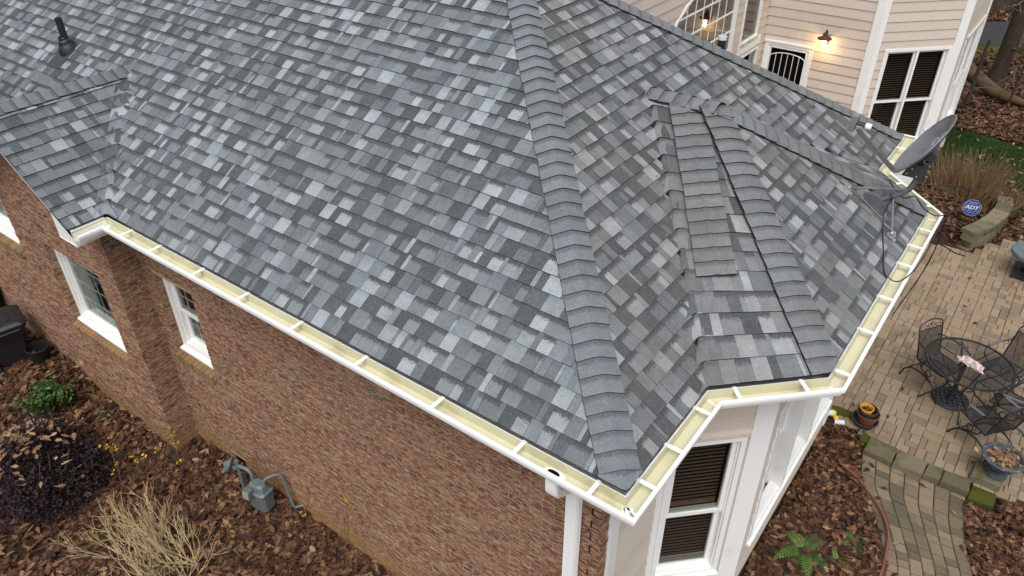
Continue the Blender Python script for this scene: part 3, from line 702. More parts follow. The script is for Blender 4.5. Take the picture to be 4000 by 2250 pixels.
def brick_window(f, w_, style):
    u0, u1, z0, z1 = w_; root = MB(); rz = z0+.07
    f.frame(root, u0+.004, u1-.004, rz, z1-.004, .075, -.15, -.085); f.frame(root, u0+.045, u1-.045, rz+.04, z1-.045, .05, -.19, -.115)
    win = root.build('window', 'white', house)
    mb = MB(); mb.hexa([f.P(u0+.01, -.12, rz), f.P(u1-.01, -.12, rz), f.P(u1-.01, -.03, rz-.012), f.P(u0+.01, -.03, rz-.012), f.P(u0+.01, -.12, rz+.03), f.P(u1-.01, -.12, rz+.03), f.P(u1-.01, -.03, rz+.012), f.P(u0+.01, -.03, rz+.012)]); mb.build('sill', 'white', win)
    a_, b_, c_, e_ = u0+.09, u1-.09, rz+.085, z1-.09
    if style == 'fixed':
        sash(f, win, a_, b_, c_, e_, -.14, .02, (4, 4)); room(f, win, a_, b_, c_, e_, -.19, .16, 'teal')
        mb = MB(); f.box(mb, a_, a_+.26, -.24, -.225, c_, e_); mb.build('curtain', 'curtain', win)
    else:
        zm = (c_+e_)/2; sash(f, win, a_, b_, zm-.02, e_, -.125, .04, (3, 2)); sash(f, win, a_+.0, b_, c_, zm+.02, -.165, .045, (3, 2)); room(f, win, a_, b_, c_, e_, -.21, .6)
    n = max(4, int((u1-u0)/.072)); bw = (u1-u0)/n      # rowlock sill bricks
    for k in range(n):
        p, q = u0+k*bw+.004, u0+(k+1)*bw-.004; j = random.uniform(-.006, .004)
        mb = MB(); mb.hexa([f.P(p, -.14, z0-.03), f.P(q, -.14, z0-.03), f.P(q, .045+j, z0-.05), f.P(p, .045+j, z0-.05), f.P(p, -.14, rz-.002), f.P(q, -.14, rz-.002), f.P(q, .045+j, z0+.028), f.P(p, .045+j, z0+.028)], 0, random.random()); mb.build('sill_brick', 'sillb', win)
    mb = MB(); f.box(mb, u0, u1, -.14, .03, z0-.04, z0+.02); mb.build('sill_bed', 'mortar', win)
    # reveals in brick
    mb = MB()
    zz = z0+.07
    while zz < z1-.02:
        for (p, q) in ((u0-.05, u0+.003), (u1-.003, u1+.05)): mb = MB(); f.box(mb, p, q, -.12, -.002, zz, min(zz+BH-MJ, z1), 0, random.random()); mb.build('reveal_brick', 'brick', win)
        zz += BH
    mb = MB(); f.box(mb, u0-.05, u0-.0005, -.125, -.0045, z0, z1); f.box(mb, u1+.0005, u1+.05, -.125, -.0045, z0, z1); f.box(mb, u0, u1, -.125, -.0045, z1, z1+.03); mb.build('reveal_mortar', 'mortar', win)
fM, fG = Fr((0, YM, 0), (1, 0, 0), (0, -1, 0)), Fr((0, YP, 0), (1, 0, 0), (0, -1, 0))
brick_window(fM, W2, 'hung'); brick_window(fG, W1, 'fixed'); brick_window(fG, W0, 'hung')

# ------------------------------------------------------------------ lap siding
def siding(part, f, u0, u1, z0, z1, holes=(), exp=.16, mt='tan', out=0.):
    z = z0; row = 0
    while z < z1-.01:
        zt = min(z+exp, z1); cuts = sorted({u0, u1, *[c for h in holes for c in h[:2] if u0 < c < u1 and h[3] > z and h[2] < zt]}); tn = random.random()
        for p, q in zip(cuts, cuts[1:]):
            lo, hi = z, zt
            for h in holes:
                if h[0] < (p+q)/2 < h[1]:
                    if h[2] <= lo+1e-6 and h[3] >= hi-1e-6: lo = hi
                    elif h[2] > lo and h[2] < hi: hi = h[2]
                    elif h[3] < hi and h[3] > lo: lo = h[3]
            if hi-lo < .01: continue
            g = lambda zz: .020-.014*(zz-z)/exp
            nlo, nhi = out+g(lo), out+g(hi)
            mb = MB(); mb.hexa([f.P(p, out-.006, lo), f.P(q, out-.006, lo), f.P(q, nlo, lo), f.P(p, nlo, lo), f.P(p, out-.006, hi+.004), f.P(q, out-.006, hi+.004), f.P(q, nhi, hi+.004), f.P(p, nhi, hi+.004)], 0, tn)
            mb.build('siding_board', mt, part)
        z += exp; row += 1
def core(f, u0, u1, z0, z1, holes, name='sided_wall', n0=-.10, n1=-.008):
    mb = MB()
    for (p, q, r, s) in rects(u0, u1, z0, z1, list(holes)): f.box(mb, p, q, n0, n1, r, s)
    return mb.build(name, 'soffit', house)
def board(f, root, u0, u1, z0, z1, n0, n1, name='trim_board', mt='white'):
    mb = MB(); f.box(mb, u0, u1, n0, n1, z0, z1); return mb.build(name, mt, root)

def hung_window(f, u0, u1, z0, z1, cas=.05, units=1, slat=.030, rec=0., sill=.06, head=True, rail=True):
    root = MB(); f.frame(root, u0, u1, z0, z1, cas, -.06, .028); f.frame(root, u0+cas*.6, u1-cas*.6, z0+cas*.6, z1-cas*.6, .03, -.08, .004)
    win = root.build('window', 'white', house)
    mb = MB(); mb.hexa([f.P(u0-.01, -.02, z0-.015), f.P(u1+.01, -.02, z0-.015), f.P(u1+.01, sill, z0-.025), f.P(u0-.01, sill, z0-.025), f.P(u0-.01, -.02, z0+.02), f.P(u1+.01, -.02, z0+.02), f.P(u1+.01, sill, z0+.004), f.P(u0-.01, sill, z0+.004)]); mb.build('sill', 'white', win)
    a_, b_, c_, e_ = u0+cas, u1-cas, z0+cas, z1-cas; wu = (b_-a_)/units
    for k in range(units):
        p, q = a_+k*wu, a_+(k+1)*wu
        if k: mb = MB(); f.box(mb, p-.022, p+.022, -.07, .022, c_, e_); mb.build('mullion', 'white', win)
        zm = c_+(e_-c_)*.47
        sash(f, win, p+.012, q-.012, zm-.02, e_, -.015-rec, .038); sash(f, win, p+.012, q-.012, c_, zm+.018, -.052-rec, .042)
        blinds(f, win, p+.045, q-.045, c_+.03, e_-.03, -.105-rec, slat)
        if rail: mb = MB(); f.box(mb, p+.05, q-.05, -.115-rec, -.10-rec, zm+.02, zm+.075); mb.build('blind_rail', 'blindw', win)
    room(f, win, a_, b_, c_, e_, -.09-rec, .35)
    return win

# ------------------------------------------------------------------ bay and the short east wall
f_e = Fr((XB, 0, 0), (0, 1, 0), (1, 0, 0)); y_e = a+.174
c_e = core(f_e, YM+.115, y_e-.01, -2.95, -.16, [])
siding(c_e, f_e, YM+.24, y_e-.07, -2.95, -.16, mt='tan2')
board(f_e, c_e, YM+.122, YM+.24, -2.95, -.16, -.01, .028, 'corner_board')
XF = .19
n45 = nrm((1, -1, 0)); f45 = Fr((XB, y_e, 0), (1, 1, 0), n45); l45 = (XF-XB)*math.sqrt(2)
hole45 = (.045, .65, -2.60, -.80)
c_45 = core(f45, .0, l45-.06, -2.95, -.16, [hole45])
siding(c_45, f45, .03, .70, -2.95, -.16, [(.025, .72, -2.62, -.79)], mt='tan2')
board(f45, c_45, -.075, .028, -2.95, -.16, -.02, .026, 'corner_board'); board(f45, c_45, .70, l45+.01, -2.95, -.16, -.02, .026, 'corner_board')
board(f45, c_45, .032, .70, -.81, -.775, -.01, .032, 'head_trim', 'tan2')
hung_window(f45, .030, .675, -2.60, -.81, cas=.045, slat=.044)
y0f = XF-XB+y_e; y1f = 2*YA-y0f; f_f = Fr((XF, 0, 0), (0, 1, 0), (1, 0, 0))
ya, yb = y0f+.20, y1f-.20; zs_, zt_ = -2.46, -.75
c_f = core(f_f, y0f, y1f, -2.95, -.16, [(ya, yb, zs_, zt_)])
siding(c_f, f_f, y0f+.015, y1f-.1, -2.95, -.16, [(ya, yb, zs_, zt_)], mt='tan2')
board(f_f, c_f, y1f-.1, y1f+.01, -2.95, -.16, -.02, .03, 'corner_board')
win = hung_window(f_f, ya, yb, zs_, zt_, cas=.05, units=3, slat=.05, sill=.055, rec=.075)
mb = MB()
for k in (1, 2): c = ya+.05+(yb-ya-.1)*k/3; f_f.box(mb, c-.028, c+.028, -.12, .040, zs_+.018, zt_-.03)
mb.build('mullion', 'white', win)
# mirror side of the bay and the rest of the east wall
f45b = Fr((XF, y1f, 0), (-1, 1, 0), (1, 1, 0)); c_b = core(f45b, 0, l45, -2.95, -.16, []); siding(c_b, f45b, .02, l45-.02, -2.95, -.16, mt='tan2')
f_e2 = Fr((XB, 0, 0), (0, 1, 0), (1, 0, 0)); y2 = 2*YA-y_e; c_2 = core(f_e2, y2, YT-.42, -2.95, -.16, []); siding(c_2, f_e2, y2+.02, YT-.42, -2.95, -.16, mt='tan2')
board(f_e2, c_2, YT-.53, YT-.41, -2.95, -.16, -.02, .03, 'corner_board')
f_n = Fr((XB, YT-.42, 0), (-1, 0, 0), (0, 1, 0)); c_n = core(f_n, 0, 3.2, -2.95, -.16, []); siding(c_n, f_n, .02, 3.2, -2.95, -.16)
# brick foundation under the bay
mb = MB(); fp = [(XB-.04, YM+.14), (XB-.04, y_e+.02), (XF-.05, y0f+.02), (XF-.05, y1f-.02), (XB-.04, y2-.02), (XB-.04, YT-.46), (XB-3, YT-.46), (XB-3, YM+.14)]
for i in range(len(fp)-1): p, q = fp[i], fp[i+1]; mb.poly([(*p, -3.7), (*q, -3.7), (*q, -2.95), (*p, -2.95)])
mb.poly([(*p, -2.951) for p in fp]); found = mb.build('foundation', 'mortar', house)
BRICKS = []
for i in range(5):
    p, q = np.array(fp[i]), np.array(fp[i+1]); U_ = nrm(q-p); N_ = np.array([U_[1], -U_[0], 0]); brickwall(found, (p[0], p[1], 0), (U_[0], U_[1], 0), N_, 0, np.linalg.norm(q-p), -3.68, -2.96, [])
m_ = MB(); [m_.add(x[1]) for x in BRICKS]; m_.build('bricks', 'brick', found, kind='stuff')

# ------------------------------------------------------------------ rear wing
Y3, X1 = 11.5, -3.612; AX = -1.667; BX = -.531; BY = Y3+(BX-AX); ZT = 2.6
f3 = Fr((0, Y3, 0), (1, 0, 0), (0, -1, 0)); door = (-3.50, -2.71, -2.75, -.66)
c3 = core(f3, X1, AX, -3.3, ZT, [door])
siding(c3, f3, X1+.02, AX-.10, -3.27, ZT, [(door[0]-.05, door[1]+.05, door[2], door[3]+.05)], exp=.163)
board(f3, c3, AX-.115, AX+.02, -3.3, ZT, -.03, .035, 'corner_board')
mb = MB(); f3.frame(mb, door[0]-.05, door[1]+.05, door[2], door[3]+.05, .07, -.02, .035); f3.frame(mb, door[0]+.02, door[1]-.02, door[2]+.02, door[3]-.02, .05, -.02, .022); f3.box(mb, door[0]-.06, door[1]+.06, -.02, .05, door[3]+.03, door[3]+.06)
dr = mb.build('storm_door', 'white', house)
mb = MB(); f3.box(mb, door[0]+.07, door[1]-.07, -.05, -.04, door[2]+.07, door[3]-.07); mb.build('pane', 'hole', dr)
mb = MB(); du0, du1 = door[0]+.07, door[1]-.07; dc = (du0+du1)/2; dh = (du1-du0)/2
arch = [f3.P(dc+dh*math.cos(t), .0, door[3]-.24+.10*math.sin(t)) for t in np.linspace(math.pi, 0, 17)]; mb.tube(arch, .008, 6); mb.build('grille_arch', 'white', dr)
for k in range(1, 6):
    x = du0+(du1-du0)*k/6; zt = door[3]-.24+.10*math.sqrt(max(0, 1-((x-dc)/dh)**2)); mb = MB(); mb.tube([f3.P(x, 0, door[2]+.1), f3.P(x, 0, zt)], .0055, 6); mb.build('grille_bar', 'white', dr)
f4 = Fr((AX, Y3, 0), (1, 1, 0), (1, -1, 0)); l4 = (BX-AX)*math.sqrt(2); w4 = (.21, 1.47, -2.30, -.465)
c4 = core(f4, 0, l4-.05, -2.95, ZT, [(w4[0]+.02, w4[1]-.02, w4[2]+.02, w4[3]-.02)])
siding(c4, f4, .08, l4-.12, -2.94, ZT, [(w4[0], w4[1], w4[2], w4[3])], exp=.163)
board(f4, c4, -.02, .085, -2.95, ZT, -.02, .034, 'corner_board'); board(f4, c4, l4-.14, l4+.02, -3.3, ZT, -.03, .034, 'corner_board')
hung_window(f4, *w4, cas=.055, units=2, slat=.042, rail=False)
board(f4, c4, .02, l4-.14, -3.3, -2.95, -.04, .03, 'skirt_board')
f5 = Fr((BX, BY, 0), (0, 1, 0), (1, 0, 0)); w5 = (.62, 2.35, -2.5, -.50)
c5 = core(f5, 0, 2.6, -2.95, ZT, [(w5[0]+.02, w5[1]-.02, w5[2]+.02, w5[3]-.02)])
siding(c5, f5, .10, 2.48, -2.94, ZT, [w5], exp=.163, mt='tan2'); board(f5, c5, -.01, .12, -3.3, ZT, -.02, .036, 'corner_board'); board(f5, c5, 2.48, 2.6, -3.3, ZT, -.02, .036, 'corner_board')
board(f5, c5, w5[0]-.02, w5[1]+.02, w5[3], w5[3]+.04, 0, .05, 'head_trim', 'tan2'); hung_window(f5, *w5, cas=.07, units=2, slat=.06, rail=False)
mb = MB(); mb.box((X1-2, Y3+.13, -3.7), (AX, Y3+6, -2.96)); mb.poly([(AX, Y3+.14, -2.96), (BX-.06, BY+.08, -2.96), (BX-.06, BY+2.6, -2.96), (AX, BY+2.6, -2.96)]); mb.poly([(AX, Y3+.06, -3.7), (BX-.05, BY+.02, -3.7), (BX-.05, BY+.02, -2.9), (AX, Y3+.06, -2.9)]); mb.poly([(BX-.05, BY+.02, -3.7), (BX-.05, BY+2.6, -3.7), (BX-.05, BY+2.6, -2.9), (BX-.05, BY+.02, -2.9)])
found2 = mb.build('foundation', 'mortar', house); BRICKS = []
brickwall(found2, (AX, Y3+.058, 0), nrm((1, 1, 0)), nrm((1, -1, 0)), 0, l4-.02, -3.68, -2.92, []); brickwall(found2, (BX-.048, BY+.02, 0), (0, 1, 0), (1, 0, 0), 0, 2.5, -3.68, -2.92, [])
m_ = MB(); [m_.add(x[1]) for x in BRICKS]; m_.build('bricks', 'brick', found2, kind='stuff')
mb = MB(); mb.poly([(X1-3, Y3, ZT), (AX, Y3, ZT), (BX, BY, ZT), (BX, BY+2.6, ZT), (X1-3, BY+2.6, ZT)]); mb.poly([(BX, BY+2.6, -3.5), (X1-3, BY+2.6, -3.5), (X1-3, BY+2.6, ZT), (BX, BY+2.6, ZT)]); mb.build('wing_cover', 'soffit', house)
# wall facing the bay roof, with the raked picture window and the narrow window
f1 = Fr((X1, 0, 0), (0, 1, 0), (1, 0, 0)); PW = (7.5, 9.77, -2.4, 1.9); NW = (10.26, 11.02, -.44, 1.6); LW = (10.4, 11.2, -2.4, -.62)
c1 = core(f1, 4.0, Y3+.02, -3.3, ZT, [PW, NW, LW])
ck = [(7.30, .20), (7.46, .38), (7.65, .56), (7.88, .70), (8.10, .80), (8.4, .92), (8.8, 1.04), (9.3, 1.16), (9.75, 1.24)]
z = -3.27
while z < ZT-.01:
    zt = min(z+.163, ZT); tn = random.random(); segs = [(4.0, Y3-.02)]
    zc = (z+zt)/2; lft = np.interp(zc, [c[1] for c in ck], [c[0] for c in ck]) if zc > .20 else 7.30
    hs = ([(lft, 9.85)] if zc < 1.24 and zc > -2.4 else [])+([(10.23, 11.06)] if -.52 < zc < 1.6 else [])+([(10.38, 11.22)] if -2.4 < zc < -.58 else [])
    for (p, q) in hs: segs = [t for s_ in segs for t in ([(s_[0], min(s_[1], p)), (max(s_[0], q), s_[1])] if p < s_[1] and q > s_[0] else [s_]) if t[1]-t[0] > .02]
    for p, q in segs:
        mb = MB(); mb.hexa([f1.P(p, -.006, z), f1.P(q, -.006, z), f1.P(q, .020, z), f1.P(p, .020, z), f1.P(p, -.006, zt+.004), f1.P(q, -.006, zt+.004), f1.P(q, .006, zt+.004), f1.P(p, .006, zt+.004)], 0, tn); mb.build('siding_board', 'tan', c1)
    z += .163
mb = MB(); mb.poly([f1.P(7.25, .004, -2.4), f1.P(9.76, .004, -2.4), f1.P(9.76, .004, 1.26)]+[f1.P(y, .004, z_) for y, z_ in ck[::-1]]); pw = mb.build('picture_window', 'mirror', house)
mb = MB(); mb.poly([f1.P(7.2, -.09, -2.4), f1.P(9.8, -.09, -2.4), f1.P(9.8, -.09, 1.9), f1.P(7.2, -.09, 1.9)]); mb.build('interior', 'room', pw)
mb = MB()
for (p, q) in zip(ck, ck[1:]): 
    t = nrm((q[0]-p[0], q[1]-p[1])); nn_ = np.array([-t[1], t[0]])*.045
    mb.hexa([f1.P(p[0], 0, p[1]), f1.P(q[0], 0, q[1]), f1.P(q[0]+nn_[0], 0, q[1]+nn_[1]), f1.P(p[0]+nn_[0], 0, p[1]+nn_[1]), f1.P(p[0], .03, p[1]), f1.P(q[0], .03, q[1]), f1.P(q[0]+nn_[0], .03, q[1]+nn_[1]), f1.P(p[0]+nn_[0], .03, p[1]+nn_[1])])
f1.box(mb, 9.75, 9.87, -.02, .04, -2.4, 1.3); mb.build('casing', 'white', pw)
for zz in (-.70, -.38, -.06, .26, .57, .88):
    y_l = np.interp(zz, [c[1] for c in ck], [c[0] for c in ck]) if zz > .2 else 7.3
    mb = MB(); f1.box(mb, y_l, 9.75, .003, .012, zz-.014, zz+.014); mb.build('muntin', 'white', pw)
for k in range(7): 
    y_m = 7.66+.292*k; mb = MB(); f1.box(mb, y_m-.009, y_m+.009, .003, .0115, -2.3, np.interp(y_m, [c[0] for c in ck], [c[1] for c in ck])); mb.build('muntin', 'white', pw)
def casement(y0, y1, z0, z1, sillm):
    mb = MB(); f1.frame(mb, y0-.03, y1+.05, z0-.06, z1, .05, -.03, .03); wn = mb.build('window', 'white', house)
    mb = MB(); mb.poly([f1.P(y0, -.012, z0-.01), f1.P(y1, -.012, z0-.01), f1.P(y1, -.012, z1), f1.P(y0, -.012, z1)]); mb.build('pane', 'mirror', wn)
    mb = MB(); f1.box(mb, y0-.02, y1+.02, -.12, -.09, z0-.03, z1); mb.build('interior', 'room', wn)
    mb = MB(); f1.box(mb, y0-.02, y1+.04, 0, .045, z0-.075, z0-.03); mb.build('sill', sillm, wn)
M['msill'] = plain('mossy_white_sill', (.55, .55, .42), .8, dirt=((.16, .17, .03), 7, .42, .8))
casement(10.27, 11.0, -.40, 1.6, 'msill'); casement(10.42, 11.18, -2.3, -.66, 'white')
board(f1, c1, 10.22, 11.24, -.62, -.47, 0, .032, 'trim_board')

# ------------------------------------------------------------------ things on the house
def lantern(name, label, x, y, z):
    t = thing(name, label, 'wall lamp', (x, y, z)); F_ = Fr((x, y, z), (1, 0, 0), (0, -1, 0))
    mb = MB(); F_.box(mb, -.045, .045, .02, .035, -.17, -.02); mb.build('back_plate', 'bronze', t)
    mb = MB(); mb.tube([F_.P(0, .03, -.04), F_.P(0, .05, .06), F_.P(0, .09, .10), F_.P(0, .13, .08), F_.P(0, .135, .04)], .013, 8); mb.build('arm', 'bronze', t)
    o = F_.P(0, .135, 0)
    mb = MB(); mb.lathe([(.0, .06), (.035, .055), (.045, .03), (.035, .015), (.05, .0), (.12, -.03), (.125, -.045), (.115, -.042), (.0, -.02)], 20, o); mb.build('lamp_shade', 'bronze', t, True)
    mb = MB(); mb.lathe([(.0, -.05), (.028, -.055), (.040, -.085), (.043, -.115), (.030, -.145), (.0, -.158)], 14, o); mb.build('bulb', 'bulb', t, True)
    for k in range(4): mb = MB(); q = o+np.array([.055*math.cos(k*1.571+.4), .055*math.sin(k*1.571+.4), -.04]); mb.tube([q, q+np.array([0, 0, -.11])], .004, 5); mb.build('cage_bar', 'bronze', t)
    li = bpy.data.lights.new('lamp_glow', 'POINT'); li.energy = 3.2; li.color = (1, .66, .28); li.shadow_soft_size = .04
    lo = bpy.data.objects.new('lamp_glow', li); COL.objects.link(lo); lo.parent = t; lo.matrix_parent_inverse = parent_inv(t); lo.location = o+np.array([0, -.0, -.19])
    return t
lantern('wall_lantern', 'lit bronze wall lantern on the tan siding right of the storm door', -2.48, Y3-.018, -.34)

vx, vy = -8.553, 1.40; vz = zS(vx, vy)
t = thing('vent_pipe', 'black plumbing vent pipe with rubber boot on the long roof slope', 'vent pipe', (vx, vy, vz), 'roof vent pipes')
mb = MB(); mb.lathe([(.040, .0), (.040, .37), (.034, .372), (.034, .25)], 18, (vx, vy, vz)); mb.build('pipe', 'blackp', t, True)
mb = MB(); mb.lathe([(.13, -.05), (.115, .03), (.085, .075), (.075, .085), (.072, .12), (.05, .135), (.046, .16), (.040, .165)], 24, (vx, vy+.01, vz), (0, -.25, 1)); mb.build('boot', 'blackp', t, True)
mb = MB(); p = [np.array([vx+dx, vy+dy, zS(0, vy+dy)+.016]) for dx, dy in ((-.15, -.24), (.13, -.24), (.13, .10), (-.15, .10))]; mb.hexa([q-np.array([0, 0, .01]) for q in p]+p); mb.build('flashing', 'char', t)
vx, vy = -2.16, 5.76; vz = zS(0, YT-vy)
t = thing('vent_pipe', 'black roof vent pipe with white rim behind the far roof hip', 'vent pipe', (vx, vy, vz), 'roof vent pipes')
mb = MB(); mb.lathe([(.045, -.05), (.045, .40)], 18, (vx, vy, vz)); mb.build('pipe', 'blackp', t, True)
mb = MB(); mb.lathe([(.046, .385), (.05, .385), (.05, .425), (.043, .427), (.041, .40)], 18, (vx, vy, vz)); mb.build('rim', 'pvc', t, True)

# satellite dish
DY = 4.195
foot = np.array([.097, DY, Z0+T*(d-.097-E0)])
t = thing('satellite_dish', 'grey satellite dish on a braced mast at the bay roof edge', 'satellite dish', tuple(foot))
NF = NE; UF = nrm((-1, 0, T)); yv = np.array([0, 1., 0])
def FP(u, v, h): return foot+yv*u+UF*v+NF*h       # on the bay roof plane
mb = MB(); mb.hexa([FP(*q) for q in ((-.055, -.17, .014), (.075, -.17, .014), (.075, .12, .014), (-.055, .12, .014), (-.055, -.17, .019), (.075, -.17, .019), (.075, .12, .019), (-.055, .12, .019))])
base = mb.build('foot_plate', 'galv', t)
for u_, v_ in ((-.04, -.15), (.06, -.15), (-.04, .10), (.06, .10)): mb = MB(); mb.lathe([(.0, .018), (.010, .016), (.010, 0)], 6, FP(u_, v_, .018), NF); mb.build('bolt', 'galv', base)
m0, m1, m2 = np.array([.13, DY, .345]), np.array([.385, DY, .530]), np.array([.433, DY, .825])
mb = MB()
for sgn in (-.036, .036):   # curved side cheeks of the pivot bracket
    pts = [FP(sgn, -.12, .02)]+[FP(sgn, -.02+.12*math.cos(q), .02+.105*math.sin(q)) for q in np.linspace(.05, math.pi-.6, 9)]
    pts = [FP(sgn, -.15, .02), FP(sgn, .12, .02)]+[FP(sgn, -.02+.13*math.cos(q), .03+.10*math.sin(q)) for q in np.linspace(0.1, 2.7, 9)]
    mb.poly(pts); mb.poly([p+yv*(.004 if sgn > 0 else -.004) for p in pts][::-1])
    for i in range(len(pts)): A_, B_ = pts[i], pts[(i+1) % len(pts)]; dv = yv*(.004 if sgn > 0 else -.004); mb.poly([A_, B_, B_+dv, A_+dv])
pts = [[FP(s_, -.02+.125*math.cos(q), .03+.098*math.sin(q)) for s_ in (-.036, .036)] for q in np.linspace(.1, 2.7, 9)]
for i in range(8): mb.poly([pts[i][0], pts[i][1], pts[i+1][1], pts[i+1][0]])
mb.build('pivot_bracket', 'grey', t)
def bend(p0, p1, p2, r=.09, n=7):
    u_, v_ = nrm(p0-p1), nrm(p2-p1); A_, B_ = p1+u_*r, p1+v_*r
    return [p0]+[(1-q)**2*A_+2*q*(1-q)*p1+q*q*B_ for q in np.linspace(0, 1, n)]+[p2]
mb = MB(); mb.tube(bend(m0, m1, m2), .026, 16); mast = mb.build('mast', 'grey', t, True)
mb = MB(); q = m0+(m1-m0)*.5; mb.lathe([(.030, -.008), (.030, .008)], 16, q, m1-m0); mb.build('clamp', 'greyd', mast)
mb = MB(); mb.lathe([(.0225, 0), (.022, -.03)], 16, m2+np.array([0, 0, .001]), (0, 0, 1), cap=True); mb.build('mast_bore', 'hole', mast)
def strut(p, q, fp):
    mb = MB(); mb.tube([p, q], .011, 8); s_ = mb.build('brace', 'grey', t, True)
    mb = MB(); mb.lathe([(.0, .020), (.014, .018), (.014, 0)], 8, p, q-p); mb.build('brace_end', 'galv', s_)
    mb = MB(); z_ = nrm((T, 0, 1)); x_ = UF; mb.hexa([fp+x_*a_+yv*b_+z_*h for h in (.008, .013) for a_, b_ in ((-.05, -.028), (.05, -.028), (.05, .028), (-.05, .028))]); mb.hexa([fp+x_*a_+yv*b_+z_*h for h in (.013, .045) for a_, b_ in ((-.018, -.012), (.018, -.012), (.018, .012), (-.018, .012))]); mb.build('brace_foot', 'galv', s_)
f1_ = np.array([-.102, 4.073, 0]); f1_[2] = Z0+T*(d-f1_[0]-E0); f2_ = np.array([.369, 4.043, 0]); f2_[2] = Z0+T*(d-f2_[0]-E0)
strut(f1_+np.array([0, 0, .04]), m0+(m1-m0)*.88+np.array([0, -.01, .03]), f1_); strut(f2_+np.array([0, 0, .04]), m0+(m1-m0)*.56+np.array([0, 0, -.03]), f2_)
dn = nrm((-.83, -.10, .55)); db, dt = np.array([.215, 4.36, .64]), np.array([.495, 4.30, 1.20])
dc = (db+dt)/2; du = nrm(np.cross(dn, (0, 0, 1))); dvv = np.cross(du, dn); dvv = dvv if dvv[2] > 0 else -dvv
RA, RB, DEP = .345, .325, .075
def dp(x, y, off=0): r2 = (x/RA)**2+(y/RB)**2; return dc+du*x+dvv*y-dn*(DEP*(1-r2)-off)
mb = MB(); n_, m_ = 36, 9; pts = []
for side in (0, 1):
    for i in range(m_+1):
        for j in range(n_): r_ = i/m_; q = 2*math.pi*j/n_; p = dp(RA*r_*math.cos(q), RB*r_*math.sin(q)); pts.append(p-dn*(.006 if side else 0))
fs = []; K = (m_+1)*n_
for i in range(m_):
    for j in range(n_): q = (i*n_+j, (i+1)*n_+j, (i+1)*n_+(j+1) % n_, i*n_+(j+1) % n_); fs += [q, tuple(K+k for k in q[::-1])]
for j in range(n_): fs.append((m_*n_+j, K+m_*n_+j, K+m_*n_+(j+1) % n_, m_*n_+(j+1) % n_))
mb.mesh(pts, fs); refl = mb.build('reflector', 'dish', t, True)
rim = [dp(RA*math.cos(q), RB*math.sin(q)) for q in np.linspace(0, 2*math.pi, 49)]; mb = MB(); mb.tube(rim, .006, 6, caps=False); mb.build('rim', 'dish', refl, True)
def text_mesh(body, size):
    c = bpy.data.curves.new('lettering', 'FONT'); c.body = body; c.size = size; c.align_x = 'CENTER'; c.align_y = 'CENTER'; c.extrude = 0; c.resolution_u = 3
    o = bpy.data.objects.new('lettering', c); COL.objects.link(o); dg = bpy.context.evaluated_depsgraph_get(); me = bpy.data.meshes.new_from_object(o.evaluated_get(dg))
    vs_ = [tuple(v.co) for v in me.vertices]; fs_ = [tuple(p.vertices) for p in me.polygons]; bpy.data.objects.remove(o); bpy.data.meshes.remove(me); return vs_, fs_
vv, ff = text_mesh('DIR', .12); ct_, st_ = math.cos(1.0), math.sin(1.0); mb = MB(); mb.mesh([dp(-(v[0]*ct_-v[1]*st_)+.05, v[0]*st_+v[1]*ct_+.10, .0035) for v in vv], ff); mb.build('lettering', 'print', refl)
bk = dc-dn*(DEP+.02); mb = MB()      # bracket behind the dish
mb.hexa([bk+du*x+dvv*y-dn*z for z in (0, .06) for x, y in ((-.09, -.20), (.09, -.20), (.07, .02), (-.07, .02))]); mb.tube([bk-dn*.05+dvv*-.10, m2+np.array([0, 0, -.09])], .035, 8); mb.build('mount', 'greyd', t)
mb = MB(); mb.lathe([(.033, -.16), (.036, -.16), (.036, -.005), (.033, -.005)], 16, m2, (0, 0, 1)); mb.build('collar', 'greyd', t, True)
for k in range(3): mb = MB(); mb.lathe([(.0, .016), (.009, .014), (.009, 0)], 6, m2+np.array([.036, -.01, -.03-.05*k]), (1, -.6, 0)); mb.build('bolt', 'galv', t)
mb = MB(); P_ = m2+np.array([-.05, -.045, -.10]); mb.hexa([P_+np.array(q) for q in ((-.10, -.006, -.05), (.07, -.006, -.05), (.07, .0, -.05), (-.10, .0, -.05), (-.06, -.006, .07), (.05, -.006, .07), (.05, .0, .07), (-.06, .0, .07))]); mb.build('tilt_plate', 'greyd', t)
for q in ((-.06, -.02), (-.03, .03), (.02, -.03)): mb = MB(); mb.lathe([(.0, .014), (.008, .012), (.008, 0)], 6, P_+np.array([q[0], -.006, q[1]]), (0, -1, 0)); mb.build('bolt', 'galv', t)
la, lb = np.array([.20, 4.25, .655]), np.array([-.185, 4.24, .955])
mb = MB(); dd_ = nrm(lb-la); s1 = nrm(np.cross(dd_, (0, 1, 0))); 
mb.hexa([p+s1*x+yv*y for p in (la, lb) for x, y in ((-.018, -.013), (.018, -.013), (.018, .013), (-.018, .013))]); mb.build('feed_arm', 'grey', t)
mb = MB(); hd = lb+np.array([-.02, 0, .05]); fd = nrm(dc-hd); sd_ = np.array([0, 1., 0]); ud = np.cross(fd, sd_)
mb.hexa([hd+fd*x+sd_*y+ud*z for z in (-.075, .075) for x, y in ((-.055, -.05), (.0, -.05), (.0, .05), (-.055, .05))]); lnb = mb.build('feed_box', 'dish', t)
for off, mt_, r_ in ((0, 'lnbw', .030),):
    mb = MB(); mb.lathe([(.014, 0), (.014, .07), (r_, .075), (r_, .12), (r_*.9, .125), (0, .126)], 16, hd+sd_*off, fd); mb.build('feed_horn', mt_, lnb, True)
mb = MB(); mb.lathe([(.015, .0), (.015, .072)], 12, hd, fd); mb.build('horn_neck', 'char', lnb, True)

